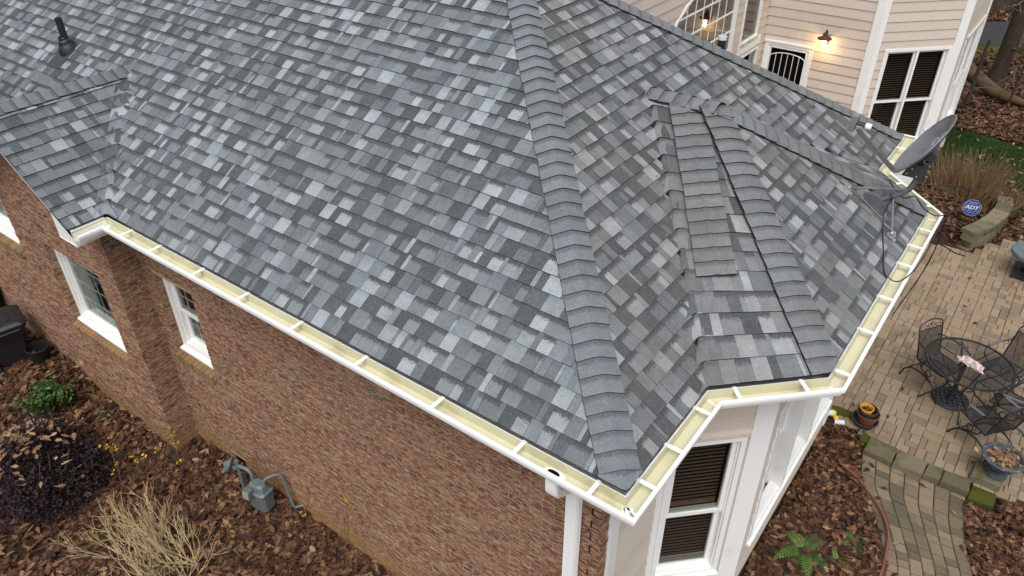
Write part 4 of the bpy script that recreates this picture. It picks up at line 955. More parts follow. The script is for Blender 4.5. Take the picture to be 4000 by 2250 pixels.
def cable(label, pts, r=.006, m='cable', name='cable', cat='cable'):
    P = [np.array(p, float) for p in pts]; out = []
    for i in range(len(P)-1):
        p0, p1, p2, p3 = P[max(i-1, 0)], P[i], P[i+1], P[min(i+2, len(P)-1)]
        for q in np.linspace(0, 1, 7)[:-1]: out.append(.5*((2*p1)+(-p0+p2)*q+(2*p0-5*p1+4*p2-p3)*q*q+(-p0+3*p1-3*p2+p3)*q**3))
    out.append(P[-1]); mb = MB(); mb.tube(out, r, 6); o = mb.build(name, m, None, True); o['label'] = label; o['category'] = cat; return o
zF = lambda x: Z0+T*(d-x-E0)+.02
cable('black cable looping from the dish mast over the gutter', [(.26, 4.18, .40), (.25, 4.10, .29), (.30, 3.98, zF(.30)), (.38, 3.76, zF(.38)), (.46, 3.52, zF(.46)), (.53, 3.46, .05), (.60, 3.50, .03), (.655, 3.75, .012), (.67, 4.1, -.01), (.672, 4.5, .01), (.672, 4.9, .012), (.68, 5.02, -.1), (.66, 5.06, -.6), (.5, 5.2, -1.4)], .0055)
cable('black coil of cable hanging behind the dish mast', [(.43, 4.22, .66), (.50, 4.25, .60), (.62, 4.4, .57), (.75, 4.6, .50), (.80, 4.75, .38), (.75, 4.7, .24), (.64, 4.5, .22), (.52, 4.35, .33), (.43, 4.28, .45), (.34, 4.3, .40), (.22, 4.45, .40), (.14, 4.6, .40)], .0055)

# downlight clip hanging on the rear bay corner
t = thing('clothes_clip', 'blue and white clip hanging on the white corner board of the rear bay', 'clip', (BX-.10, BY-.12, -2.0))
mb = MB(); q = np.array([BX-.10, BY-.14, -2.0]); mb.tube([q, q+np.array([.03, -.01, -.05]), q+np.array([.06, -.02, -.10])], .012, 6); mb.build('hook', 'pvc', t); mb = MB(); mb.tube([q+np.array([.06, -.02, -.12]), q+np.array([.05, -.03, -.20])], [.012, .03], 6); mb.build('clip_body', 'bluec', t)

# ------------------------------------------------------------------ gas meter
G0 = float(hgt(-4.6, .15))
mx, my = -4.60, .16
t = thing('gas_meter', 'grey gas meter with regulator and bent pipes beside the brick wall', 'gas meter', (mx, my, G0))
mb = MB(); ang = math.radians(8); c_, s_ = math.cos(ang), math.sin(ang)
def mp(x, y, z): return (mx+c_*x-s_*y, my+s_*x+c_*y, G0+z)
def prism(rings, mi=0):
    pts = [mp(*p) for r in rings for p in r]; n_ = len(rings[0]); fs = [(k*n_+j, k*n_+(j+1) % n_, (k+1)*n_+(j+1) % n_, (k+1)*n_+j) for k in range(len(rings)-1) for j in range(n_)]
    fs += [tuple(range(n_-1, -1, -1)), tuple((len(rings)-1)*n_+j for j in range(n_))]; mb.mesh(pts, fs, mi)
oct_ = lambda hx, hy, z, b=.03: [(-hx+b, -hy, z), (hx-b, -hy, z), (hx, -hy+b, z), (hx, hy-b, z), (hx-b, hy, z), (-hx+b, hy, z), (-hx, hy-b, z), (-hx, -hy+b, z)]
prism([oct_(.10, .07, .08), oct_(.125, .085, .12), (oct_(.13, .09, .36)), oct_(.14, .10, .365), oct_(.14, .10, .385), oct_(.12, .08, .40), oct_(.10, .065, .47), oct_(.06, .05, .49)]); body = mb.build('meter_body', 'mgrey', t)
mb = MB(); prism([oct_(.05, .05, .10, .02), oct_(.10, .06, .14, .02), oct_(.11, .06, .33, .02), oct_(.05, .05, .37, .02)]); 
mb2 = MB(); mb2.hexa([mp(*p) for p in ((-.10, -.16, .34), (.0, -.16, .34), (.0, -.085, .34), (-.10, -.085, .34), (-.10, -.15, .45), (.0, -.15, .45), (.0, -.085, .45), (-.10, -.085, .45))]); mb2.build('index_box', 'mgrey', body)
mb2 = MB(); mb2.hexa([mp(*p) for p in ((-.093, -.166, .35), (-.007, -.166, .35), (-.007, -.159, .35), (-.093, -.159, .35), (-.093, -.157, .443), (-.007, -.157, .443), (-.007, -.150, .443), (-.093, -.150, .443))]); mb2.build('dial', 'mdial', body)
def mpath(pts): return [np.array(mp(*p)) for p in pts]
mb = MB(); mb.tube(mpath([(-.09, .02, .45), (-.09, .02, .53), (-.10, .02, .58), (-.14, .02, .61), (-.28, .01, .61)]), .022, 12); mb.build('inlet_pipe', 'mgrey', t, True)
mb = MB(); mb.tube(mpath([(-.28, .01, .68), (-.28, .01, .30), (-.28, .0, .0)]), .020, 12); mb.build('riser_pipe', 'mgrey', t, True)
for z in (.50, .60, .44): mb = MB(); mb.lathe([(.030, -.02), (.032, 0), (.030, .02)], 8, mp(-.28 if z != .44 else -.09, .015, z), (0, 0, 1)); mb.build('coupling', 'mgrey', t)
mb = MB(); mb.lathe([(.0, -.035), (.05, -.03), (.085, -.012), (.09, 0), (.085, .012), (.05, .03), (.03, .06), (0, .065)], 20, mp(-.36, -.03, .62), (-.75, -.55, .35)); rg = mb.build('regulator', 'mgrey', t, True)
mb = MB(); mb.tube(mpath([(-.30, .0, .56), (-.36, -.03, .60)]), .025, 8); mb.tube(mpath([(-.38, -.06, .60), (-.40, -.11, .55)]), .020, 8); mb.build('regulator_neck', 'mgrey', rg, True)
mb = MB(); mb.lathe([(0, .01), (.014, .008), (.014, -.008), (0, -.01)], 8, mp(-.43, -.10, .57), (-1, -.4, 0)); mb.build('cap', 'red', rg)
mb = MB(); mb.tube(mpath([(.09, .02, .45), (.09, .02, .54), (.11, .05, .57), (.16, .12, .58), (.20, .16, .57), (.22, .17, .53), (.32, .14, .14), (.34, .14, .11), (.40, .20, .11), (.47, .30, .12)]), .018, 10); mb.build('outlet_pipe', 'mgrey', t, True)

# ------------------------------------------------------------------ wheeled bins and bucket on the left
def bin_(x, y, z, yaw, label, k=1.):
    t = thing('wheeled_bin', label, 'bin', (x, y, z), 'black wheeled bins by the brick wall'); c_, s_ = math.cos(yaw), math.sin(yaw)
    P = lambda u, v, h: (x+(c_*u-s_*v)*k, y+(s_*u+c_*v)*k, z+h*k)
    def ring(hx, hy, h, b=.05): return [P(*q) for q in oct_(hx, hy, h, b)]
    def rings(nm, R_, mt='blackp'):
        mb = MB(); n_ = 8; mb.mesh([p for r in R_ for p in r], [(i*n_+j, i*n_+(j+1) % n_, (i+1)*n_+(j+1) % n_, (i+1)*n_+j) for i in range(len(R_)-1) for j in range(n_)]+[tuple(range(7, -1, -1)), tuple((len(R_)-1)*n_+j for j in range(n_))]); return mb.build(nm, mt, t)
    rings('bin_body', [ring(.21, .22, .10), ring(.24, .25, .45), ring(.275, .285, .66), ring(.30, .31, .665), ring(.30, .31, .70)])
    lid = rings('lid', [ring(.315, .325, .70, .07), ring(.315, .33, .73, .07), ring(.27, .29, .765, .08), ring(.20, .22, .775, .08)])
    for v in (-.12, .0, .12): mb = MB(); mb.hexa([P(u, w_, h) for h in (.76, .79) for u, w_ in ((-.18, v-.02), (.18, v-.02), (.18, v+.02), (-.18, v+.02))]); mb.build('lid_rib', 'blackp', lid)
    mb = MB(); mb.tube([P(.33, -.22, .69), P(.38, -.20, .70), P(.38, .20, .70), P(.33, .22, .69)], .018, 8); mb.build('handle', 'blackp', t, True)
    mb = MB(); mb.hexa([P(u, w_, h) for h in (.03, .10) for u, w_ in ((-.16, -.2), (.20, -.2), (.20, .2), (-.16, .2))]); mb.build('undercarriage', 'blackp', t)
    for v in (-.24, .24):
        mb = MB(); ax = (-s_, c_, 0); mb.lathe([(.0, -.03), (.09, -.03), (.10, -.02), (.10, .02), (.09, .03), (0, .03)], 18, P(.20, v, .10), ax); mb.build('wheel', 'blackp', t, True)
bin_(-9.42, -.33, -3.25, math.radians(-12), 'black wheeled rubbish bin nearest the black bucket', .95)
bin_(-10.55, -.18, -3.24, math.radians(-6), 'second black wheeled bin cut off at the left picture edge', .95)
t = thing('bucket', 'black plastic bucket between the bin and the brick wall', 'bucket', (-9.05, -.12, -3.24))
mb = MB(); mb.lathe([(0, 0), (.115, .0), (.145, .27), (.155, .28), (.14, .285), (.11, .02), (0, .02)], 24, (-9.05, -.12, -3.24)); mb.build('bucket_body', 'blackp', t, True)
mb = MB(); mb.tube([np.array([-9.05, -.12, -2.985])+np.array([.15*math.cos(q), .15*math.sin(q)*.9, .02*math.sin(q)]) for q in np.linspace(0, math.pi, 13)], .004, 5); mb.build('handle', 'char', t)
t = thing('roof_block', 'dark block standing on the wall ledge behind the bins', 'block', (-9.72, .06, -2.62)) if False else None

# ------------------------------------------------------------------ patio
PZ = -3.40
def pav(part, pts, z, th, mt='paver', tone=.5, nm='paver', bev=.007):
    """one paver: polygon outline in plan with chamfered edges"""
    p = np.array(pts, float); c = p.mean(0); k = len(p); ins = c+(p-c)*(1-bev/max(.02, np.linalg.norm(p-c, axis=1).min()))
    j = random.uniform(-.003, .003); tl = [random.uniform(-.0015, .0015) for _ in p]
    mb = MB(); pts3 = [(*q, z-th) for q in p]+[(*q, z-.006+j) for q in p]+[(*q, z+j+e_) for q, e_ in zip(ins, tl)]
    fs = [(i, (i+1) % k, k+(i+1) % k, k+i) for i in range(k)]+[(k+i, k+(i+1) % k, 2*k+(i+1) % k, 2*k+i) for i in range(k)]+[tuple(2*k+i for i in range(k))]
    mb.mesh(pts3, fs, 0, tone); PAV.append((np.linalg.norm(np.array([*c, z])-CAM)+(0 if show((*c, z), 30) else 1000), mb, mt, part, nm))
def flush_pav(n_max=300):
    PAV.sort(key=lambda q: q[0]); r = {}
    for i, (_, mb, mt, part, nm) in enumerate(PAV):
        if i < n_max: mb.build(nm, mt, part)
        else: r.setdefault((part.name, mt, nm), MB()).add(mb)
    for (pn, mt, nm), mb in r.items(): mb.build(nm+'s', mt, bpy.data.objects[pn], kind='stuff')
PAT = [(.06, 5.62), (.70, 5.44), (1.88, 5.39), (3.2, 5.36), (3.2, 12.2), (1.42, 12.0), (1.20, 11.72), (.86, 10.98), (.62, 11.02), (-.6, 10.9), (-2.6, 10.9), (-2.6, 7.0), (-.35, 6.5), (-.35, 5.75)]
mb = MB(); mb.poly([(*p, PZ-.011) for p in PAT]); n_ = len(PAT)
for i in range(n_): mb.poly([(*PAT[i], PZ-.15), (*PAT[(i+1) % n_], PZ-.15), (*PAT[(i+1) % n_], PZ-.011), (*PAT[i], PZ-.011)])
patio = mb.build('patio', 'joint', None, kind='structure')
def inside(p, poly):
    r = False; j = len(poly)-1
    for i in range(len(poly)):
        if (poly[i][1] > p[1]) != (poly[j][1] > p[1]) and p[0] < (poly[j][0]-poly[i][0])*(p[1]-poly[i][1])/(poly[j][1]-poly[i][1]+1e-12)+poly[i][0]: r = not r
        j = i
    return r
PAV = []; x = -2.6; G_ = .0055
while x < 3.2:
    wx = .225; y = 5.2+random.uniform(0, .1)
    while y < 12.2:
        ly = random.choice([.11, .15, .15, .22]); sp = random.choice([(0, 1), (0, .5, 1), (0, .33, 1), (0, .67, 1), (0, .5, 1)]) if ly > .12 else random.choice([(0, 1), (0, .67, 1), (0, .33, 1)])
        for f0, f1 in zip(sp, sp[1:]):
            q = [(x+wx*f0, y), (x+wx*f1, y), (x+wx*f1, y+ly), (x+wx*f0, y+ly)]
            c = (x+wx*(f0+f1)/2, y+ly/2)
            if inside(c, PAT) and show((*c, PZ), 250):
                j = lambda: random.uniform(-.0025, .0025); ins = [inside(p, PAT) for p in q]
                if sum(ins) >= 2: pav(patio, [(q[0][0]+G_/2+j(), q[0][1]+G_/2+j()), (q[1][0]-G_/2+j(), q[1][1]+G_/2+j()), (q[2][0]-G_/2+j(), q[2][1]-G_/2+j()), (q[3][0]+G_/2+j(), q[3][1]-G_/2+j())], PZ, .03, 'paver', random.random())
        y += ly
    x += wx
flush_pav()
# step stones and the curved path below
def block(name, label, pts, z0, z1, mt='stone', group=None, parent=None, cat='stone'):
    p = np.array(pts, float); c = p.mean(0); k = len(p); mb = MB()
    jit = np.array([[random.uniform(-.008, .008) for _ in range(2)] for _ in p]); ins = c+(p-c)*.93
    P3 = [(*q, z0) for q in p]+[(*q, z1-.015) for q in p+jit]+[(*q, z1+random.uniform(-.004, .004)) for q in ins]
    mb.mesh(P3, [(i, (i+1) % k, k+(i+1) % k, k+i) for i in range(k)]+[(k+i, k+(i+1) % k, 2*k+(i+1) % k, 2*k+i) for i in range(k)]+[tuple(2*k+i for i in range(k))], 0, random.random())
    o = mb.build(name, mt, parent)
    if parent is None: o['label'] = label; o['category'] = cat; 
    if group: o['group'] = group
    return o
step = thing('stone_step', 'row of mossy stone blocks edging the patio above the curved path', 'step', (1.3, 5.25, -3.5))
for q in ([(.70, 5.13), (1.03, 5.10), (1.04, 5.375), (.70, 5.40)], [(1.04, 5.10), (1.375, 5.13), (1.39, 5.355), (1.05, 5.375)], [(1.385, 5.135), (1.56, 5.155), (1.57, 5.345), (1.40, 5.355)], [(1.57, 5.155), (1.872, 5.15), (1.865, 5.375), (1.58, 5.345)]):
    block('step_block', '', q, -3.6, -3.335, parent=step)
block('edging_stone', 'grey stone block under the urn planter at the patio corner', [(1.84, 5.40), (2.16, 5.42), (2.16, 5.74), (1.85, 5.72)], -3.6, -3.29)
block('edging_stone', 'bright mossy green stone block at the right end of the step', [(1.885, 5.13), (2.15, 5.16), (2.15, 5.37), (1.89, 5.37)], -3.6, -3.40, 'moss')
block('edging_stone', 'small mossy stone half buried in leaves below the flower pots', [(.60, 5.30), (.69, 5.28), (.72, 5.42), (.62, 5.46)], -3.6, -3.37, 'moss')
QZ = -3.425
LB = np.array([(.70, 5.12), (.80, 4.70), (1.06, 4.30), (1.30, 3.83), (1.42, 3.45), (1.46, 3.0)]); RB_ = np.array([(1.87, 5.14), (1.93, 4.70), (2.03, 4.34), (2.16, 4.02), (2.28, 3.6), (2.36, 3.1)])
def crv(P, t): 
    s_ = np.linspace(0, 1, len(P)); return np.array([np.interp(t, s_, P[:, 0]), np.interp(t, s_, P[:, 1])])
def sm(P): 
    tt = np.linspace(0, 1, 41); raw = np.array([crv(P, t) for t in tt]); k = np.array([1, 2, 3, 2, 1])/9
    o = raw.copy(); 
    for c in (0, 1): o[2:-2, c] = np.convolve(raw[:, c], k, 'valid')
    return o
LB, RB_ = sm(LB), sm(RB_)
mb = MB(); T_ = np.linspace(0, 1, 25)
for t0, t1 in zip(T_, T_[1:]): mb.poly([(*crv(LB, t0), QZ-.012), (*crv(LB, t1), QZ-.012), (*crv(RB_, t1), QZ-.012), (*crv(RB_, t0), QZ-.012)])
path = mb.build('garden_path', 'joint', None, kind='structure')
PAV = []; ns = 7
for s_ in range(ns):
    w0, w1 = s_/ns, (s_+1)/ns; t = -random.uniform(0, .03)
    while t < 1:
        dt = random.choice([.045, .05, .075, .085, .095]); t0, t1 = max(t, 0)+.0016, min(t+dt, 1)-.0016
        if t1-t0 > .012:
            f = lambda w, t: crv(LB, t)*(1-w)+crv(RB_, t)*w
            e_ = .0042; pav(path, [f(w0+e_, t0), f(w1-e_, t0), f(w1-e_, (t0+t1)/2), f(w1-e_, t1), f(w0+e_, t1), f(w0+e_, (t0+t1)/2)][::-1], QZ, .03, 'pathp', random.random())
        t += dt
flush_pav()

# ------------------------------------------------------------------ patio furniture
TX, TY = 1.40, 6.72; TZ = PZ+.70
t = thing('patio_table', 'round black mesh topped iron table on the brick patio', 'table', (TX, TY, PZ))
R_ = .515
mb = MB(); mb.tube([(TX+R_*math.cos(q), TY+R_*math.sin(q), TZ) for q in np.linspace(0, 2*math.pi, 61)], .014, 8, caps=False); mb.build('table_rim', 'black', t, True)
mb = MB()
for ang in (math.radians(35), math.radians(125)):
    c_, s_ = math.cos(ang), math.sin(ang)
    for k in np.arange(-.50, .501, .0135):
        h = math.sqrt(max(0, R_**2-k*k)); p = [np.array([TX-s_*k+c_*e_*h+(-s_)*o_, TY+c_*k+s_*e_*h+c_*o_, TZ+(.001 if ang > 1 else 0)]) for e_, o_ in ((-1, -.0021), (1, -.0021), (1, .0021), (-1, .0021))]
        mb.poly(p)
mb.build('mesh_top', 'black', t)
for k in range(4):
    q = math.radians(20+90*k); u_ = np.array([math.cos(q), math.sin(q), 0]); o_ = np.array([TX, TY, 0])
    mb = MB(); mb.tube([o_+u_*r+np.array([0, 0, PZ+z]) for r, z in ((.47, .685), (.40, .60), (.26, .50), (.17, .40), (.16, .30), (.22, .20), (.34, .10), (.40, .03), (.43, .012))], .011, 7); mb.build('leg', 'black', t, True)
mb = MB(); mb.tube([(TX+.17*math.cos(q), TY+.17*math.sin(q), PZ+.36) for q in np.linspace(0, 2*math.pi, 25)], .008, 6, caps=False); mb.build('ring', 'black', t)
for k in range(4): q = math.radians(65+90*k); mb = MB(); mb.box((0, 0, 0), (0, 0, 0)) if False else mb.tube([(TX, TY, TZ-.012), (TX+R_*math.cos(q), TY+R_*math.sin(q), TZ-.012)], .008, 5); mb.build('support_bar', 'black', t)
UX, UY = 1.36, 6.78
t = thing('umbrella_base', 'round cast iron umbrella base with lattice pattern under the table', 'umbrella base', (UX, UY, PZ))
mb = MB(); mb.lathe([(.225, .0), (.235, .02), (.225, .04), (.195, .045), (.195, .0)], 32, (UX, UY, PZ)); mb.build('base_ring', 'charc' if 'charc' in M else 'greyd', t, True)
mb = MB()
for ang in (math.radians(20), math.radians(110)):
    c_, s_ = math.cos(ang), math.sin(ang)
    for k in np.arange(-.16, .161, .064): h = math.sqrt(.2**2-k*k); mb.hexa([(UX-s_*k+c_*e_*h-s_*o_, UY+c_*k+s_*e_*h+c_*o_, PZ+z) for z in (.01, .042+(.003 if ang > 1 else 0)) for e_, o_ in ((-1, -.014), (1, -.014), (1, .014), (-1, .014))])
mb.build('lattice', 'greyd', t)
mb = MB(); mb.lathe([(.06, .0), (.05, .06), (.026, .09), (.026, .60), (.0, .60)], 16, (UX, UY, PZ)); mb.build('tube', 'black', t, True)
cl = thing('cloth', 'crumpled pink and white cloth lying on the mesh table top', 'cloth', (1.42, 6.70, TZ))
mb = MB(); N_ = 22; P_ = []
for i in range(N_):
    for j in range(N_):
        u_, v_ = i/(N_-1)-.5, j/(N_-1)-.5; r_ = math.hypot(u_, v_)
        x_ = .27*u_*(1+.35*math.sin(7*v_+1)); y_ = .34*v_*(1-.3*abs(u_)*2+.1*math.sin(9*u_)); h = .012+.05*abs(math.sin(9*u_+3.1*v_+.6))*(1-r_)+.03*abs(math.sin(13*v_-4*u_))*(1-r_)+.012*random.random()
        x_ += .03*math.sin(v_*8+2); P_.append((1.42+x_*.8+y_*.75, 6.66-x_*.75+y_*.15, TZ+max(.004, h)))
mb.mesh(P_, [(i*N_+j, (i+1)*N_+j, (i+1)*N_+j+1, i*N_+j+1) for i in range(N_-1) for j in range(N_-1)]); mb.t = [random.random() for _ in mb.t]; mb.build('cloth_sheet', 'cloth', cl, True)

def chair(label, x, y, yaw):
    """seat centre at x, y; yaw = direction the sitter faces"""
    t = thing('patio_chair', label, 'chair', (x, y, PZ), 'black iron mesh chairs round the patio table')
    c_, s_ = math.cos(yaw), math.sin(yaw)
    P = lambda f, l, z: np.array([x+c_*f-s_*l, y+s_*f+c_*l, PZ+z])
    tb = lambda nm, pts, r=.009, n=7, m='black': (lambda mb: (mb.tube([P(*p) for p in pts], r, n), mb.build(nm, m, t, True))[1])(MB())
    W_ = .20; tb('seat_frame', [(.22, -W_, .42), (.22, W_, .42), (-.19, W_, .40), (-.19, -W_, .40), (.22, -W_, .42)], .009)
    bk = lambda h: -.20-.14*(h/.52)
    tb('back_frame', [(bk(0), -W_, .40), (bk(.44), -W_, .84), (bk(.48), -W_*.9, .88), (bk(.51), -.08, .915), (bk(.53), 0, .925), (bk(.51), .08, .915), (bk(.48), W_*.9, .88), (bk(.44), W_, .84), (bk(0), W_, .40)], .009)
    tb('back_rail', [(bk(.40), -W_, .80), (bk(.40), W_, .80)], .006)
    for sg in (-1, 1):
        tb('scroll', [(bk(.42)-.001, sg*.165, .825), (bk(.44), sg*.15, .845), (bk(.455), sg*.125, .85), (bk(.45), sg*.09, .86), (bk(.42), sg*.07, .825), (bk(.41), sg*.10, .815), (bk(.43), sg*.115, .83)], .005, 5)
        tb('scroll', [(bk(.42), sg*.02, .81)]+[(bk(.45), sg*(.03+.026*math.cos(q)), .85+.032*math.sin(q)) for q in np.linspace(-1.5, 3.6, 12)], .005, 5)
        tb('arm', [(bk(.27), sg*W_, .66), (-.12, sg*(W_+.05), .655), (.08, sg*(W_+.06), .64), (.16, sg*(W_+.055), .625), (.19, sg*(W_+.04), .58), (.16, sg*(W_+.02), .50), (.10, sg*W_, .42)], .009)
        mb = MB(); q = [P(-.12, sg*(W_+.05)-.02, .668), P(-.12, sg*(W_+.05)+.02, .668), P(.10, sg*(W_+.06)+.02, .652), P(.10, sg*(W_+.06)-.02, .652)]; mb.hexa([v-np.array([0, 0, .008]) for v in q]+q); mb.build('arm_rest', 'strapg', t)
        tb('spring_leg', [(.27, sg*W_, .0), (.25, sg*W_, .05), (.20, sg*W_, .13), (.12, sg*W_, .20), (.02, sg*W_, .245), (-.12, sg*W_, .26), (-.24, sg*W_, .23), (-.33, sg*W_, .14), (-.37, sg*W_, .0)], .012, 8)
        tb('spring_leg', [(-.14, sg*W_, .40), (-.10, sg*W_, .32), (.0, sg*W_, .275), (.10, sg*W_, .23)], .010, 7)
        tb('coil', [(.02+.045*math.cos(q), sg*W_, .325+.045*math.sin(q)) for q in np.linspace(0, 6.3, 17)], .008, 6)
    tb('cross_bar', [(-.33, -W_, .14), (-.33, W_, .14)], .008); tb('cross_bar', [(.20, -W_, .13), (.20, W_, .13)], .008)
    def net(nm, A_, B_, C_, D_):
        mb = MB(); A_, B_, C_, D_ = map(np.array, (A_, B_, C_, D_)); n1 = 34
        nn_ = nrm(np.cross(B_-A_, D_-A_))
        for k in range(n1+1):
            w_ = k/n1
            for (p, q) in ((A_+(B_-A_)*w_, D_+(C_-D_)*w_), (A_+(D_-A_)*w_, B_+(C_-B_)*w_)):
                e_ = nrm(np.cross(q-p, nn_))*.0027; mb.poly([p-e_, p+e_, q+e_, q-e_])
        mb.build(nm, 'black', t)
    net('seat_mesh', P(.22, -W_, .421), P(.22, W_, .421), P(-.19, W_, .401), P(-.19, -W_, .401))
    net('back_mesh', P(bk(0), -W_, .41), P(bk(0), W_, .41), P(bk(.40), W_, .80), P(bk(.40), -W_, .80))
chair('black iron chair left of the patio table, its scrolled back fully in view', 1.10, 6.90, math.radians(-32))
chair('black iron chair on the far right side of the table behind the cloth', 1.82, 7.32, math.radians(-118))
chair('black iron chair nearest the urn planter, turned with its back outwards', 1.80, 6.10, math.radians(140))
chair('black iron chair right of the table, tucked under its edge', 2.02, 6.62, math.radians(165))

# bench at the right edge
t = thing('garden_bench', 'dark green stone bench with curved top at the right patio edge', 'bench', (1.95, 10.75, PZ))
mb = MB(); pts = []
for q in np.linspace(math.radians(100), math.radians(250), 15): pts.append((2.1+.72*math.cos(q), 10.75+.46*math.sin(q)))
pts += [(3.0, 10.30), (3.0, 11.2)]; k = len(pts); cxy = np.mean(pts, 0)
lay = [(.97, .37), (1, .385), (1, .43), (.98, .445), (.94, .45)]
V_ = [(*(cxy+(np.array(p)-cxy)*f), PZ+z) for f, z in lay for p in pts]
mb.mesh(V_, [(i*k+j, i*k+(j+1) % k, (i+1)*k+(j+1) % k, (i+1)*k+j) for i in range(4) for j in range(k)]+[tuple(range(k-1, -1, -1)), tuple(4*k+j for j in range(k))]); mb.build('seat', 'bench', t)
mb = MB(); mb.box((1.52, 10.52, PZ), (2.6, 10.98, PZ+.09)); mb.box((1.56, 10.56, PZ+.09), (2.55, 10.94, PZ+.12)); mb.build('plinth', 'benchd', t)
mb = MB(); mb.lathe([(.14, .12), (.17, .16), (.15, .22), (.11, .27), (.13, .33), (.17, .37)], 16, (1.78, 10.75, PZ)); mb.build('leg', 'benchd', t, True)
mb = MB(); mb.lathe([(.14, .12), (.17, .16), (.15, .22), (.11, .27), (.13, .33), (.17, .37)], 16, (2.40, 10.75, PZ)); mb.build('leg', 'benchd', t, True)

# flower pots, nested
px, py = .56, 5.66
def pot(name, label, x, y, prof, mt, inner=None, lean=(0, 0, 1)):
    t = thing(name, label, 'flower pot', (x, y, PZ), 'stacked plastic flower pots')
    mb = MB(); mb.lathe(prof, 28, (x, y, PZ), lean); mb.build('pot', mt, t, True)
    if inner: mb = MB(); mb.lathe([(inner[0], inner[1]), (0, inner[1]+.004)], 20, (x, y, PZ), lean); mb.build('soil', 'soil', t)
pot('flower_pot', 'wide black saucer pot at the bottom of the stacked pots', px, py-.01, [(0, 0), (.13, 0), (.165, .075), (.17, .08), (.155, .08), (.125, .012), (0, .012)], 'char')
pot('flower_pot', 'terracotta coloured plastic pot in the middle of the stack', px+.015, py, [(.0, .015), (.10, .015), (.135, .165), (.142, .17), (.142, .185), (.132, .185), (.10, .03), (0, .03)], 'terra')
pot('flower_pot', 'dark grey pot nested inside the terracotta pot', px+.0, py+.01, [(0, .04), (.085, .04), (.108, .20), (.118, .205), (.118, .235), (.108, .235), (.085, .06), (0, .06)], 'char')
pot('flower_pot', 'bright yellow pot with dead leaves on top of the stack', px-.02, py-.015, [(0, .10), (.058, .10), (.078, .255), (.085, .26), (.085, .27), (.076, .27), (.058, .12), (0, .12)], 'yell', (.07, .215))

ux, uy = 2.07, 5.58
t = thing('urn_planter', 'weathered blue grey urn planter filled with dry leaves', 'planter', (ux, uy, -3.29))
mb = MB(); mb.lathe([(0, 0), (.115, 0), (.12, .022), (.10, .045), (.066, .065), (.058, .095), (.07, .11), (.09, .12), (.155, .16), (.195, .215), (.21, .255), (.235, .268), (.24, .288), (.225, .30), (.195, .293), (.185, .255), (.0, .24)], 32, (ux, uy, -3.29)); mb.build('bowl', 'urn', t, True)
for sg in (0, 1): 
    q = math.radians(165+180*sg); mb = MB(); o_ = np.array([ux+.23*math.cos(q), uy+.23*math.sin(q), -3.03]); mb.lathe([(0, .035), (.025, .02), (.03, 0), (.02, -.03), (0, -.04)], 10, o_); mb.build('ear', 'urn', t, True)

# drain pipes by the bay
t = thing('drain_pipe', 'white plastic drain elbow with a yellow cap beside the bay corner', 'pipe', (.13, 5.42, -3.42))
mb = MB(); mb.tube([(.06, 5.36, -3.45), (.09, 5.40, -3.34), (.15, 5.46, -3.30), (.19, 5.50, -3.32)], .04, 12); mb.build('elbow', 'pvc', t, True); mb = MB(); mb.tube([(.185, 5.495, -3.318), (.205, 5.515, -3.328)], .046, 12); mb.build('cap', 'yel2', t)
t = thing('drain_pipe', 'short white plastic pipe lying in the leaves by the patio corner', 'pipe', (.30, 5.46, -3.40))
mb = MB(); mb.tube([(.25, 5.45, -3.40), (.36, 5.49, -3.385)], .034, 12); mb.build('pipe', 'pvc', t, True)
mb = MB(); mp_ = [(.30+.19*math.cos(q)*random.uniform(.75, 1.15), 5.70+.085*math.sin(q)*random.uniform(.75, 1.2), PZ+.006) for q in np.linspace(0, 6.0, 16)]; mb.poly(mp_); mb.build('moss_patch', 'moss', None, kind='stuff')
o = MB(); o.lathe([(0, .02), (.03, .015), (.034, 0)], 12, (.245, 5.515, -3.385), (-.2, -.5, 1)); o = o.build('pipe_cap', 'yel2'); o['label'] = 'loose yellow plastic cap beside the drain pipes'; o['category'] = 'cap'
cable('brown red garden hose curving along the left side of the path', [(.50, 4.82, -3.40), (.56, 4.75, -3.385), (.78, 4.64, -3.38), (1.0, 4.47, -3.40), (1.165, 4.27, -3.385), (1.275, 4.05, -3.385), (1.33, 3.76, -3.39), (1.355, 3.47, -3.395), (1.35, 3.1, -3.395)], .017, 'hose', 'garden_hose', 'hose')
cable('thin black cable lying along the far edge of the patio', [(-.3, 11.0, -3.38), (.1, 10.95, -3.385), (.4, 10.93, -3.385), (.62, 10.80, -3.385), (.80, 10.78, -3.385)], .008)

# ------------------------------------------------------------------ retaining wall, sign
t = thing('retaining_wall', 'low curved stone wall round the planting bed at the patio edge', 'wall', (.9, 11.6, -3.45))
cur = sm(np.array([(.70, 11.02), (.83, 11.30), (.95, 11.65), (1.03, 12.05), (1.06, 12.45), (.98, 12.85), (.75, 13.2), (.4, 13.45), (0, 13.5)]))
def seg(t0, t1, hw):
    p, q = crv(cur, t0), crv(cur, t1); t_ = nrm(q-p); n_ = np.array([-t_[1], t_[0]]); g = t_*.004; return [p+g-n_*hw, q-g-n_*hw, q-g+n_*hw, p+g+n_*hw]
TT = np.linspace(0, 1, 11)
for i in range(6): block('cap_stone', '', seg(TT[i], TT[i+1], .135), -3.09, -3.02, parent=t)
for c_ in range(3):
    TB = np.linspace(0, 1, 15)+(.03 if c_ % 2 else 0)
    for i in range(9): block('wall_stone', '', seg(TB[i], min(1, TB[i+1]), .10), -3.50+c_*.135, -3.37+c_*.135, parent=t)
sx, sy, sz = .60, 11.85, -3.27
t = thing('yard_sign', 'blue octagonal security sign on a thin stake in the planting bed', 'sign', (sx, sy, sz))
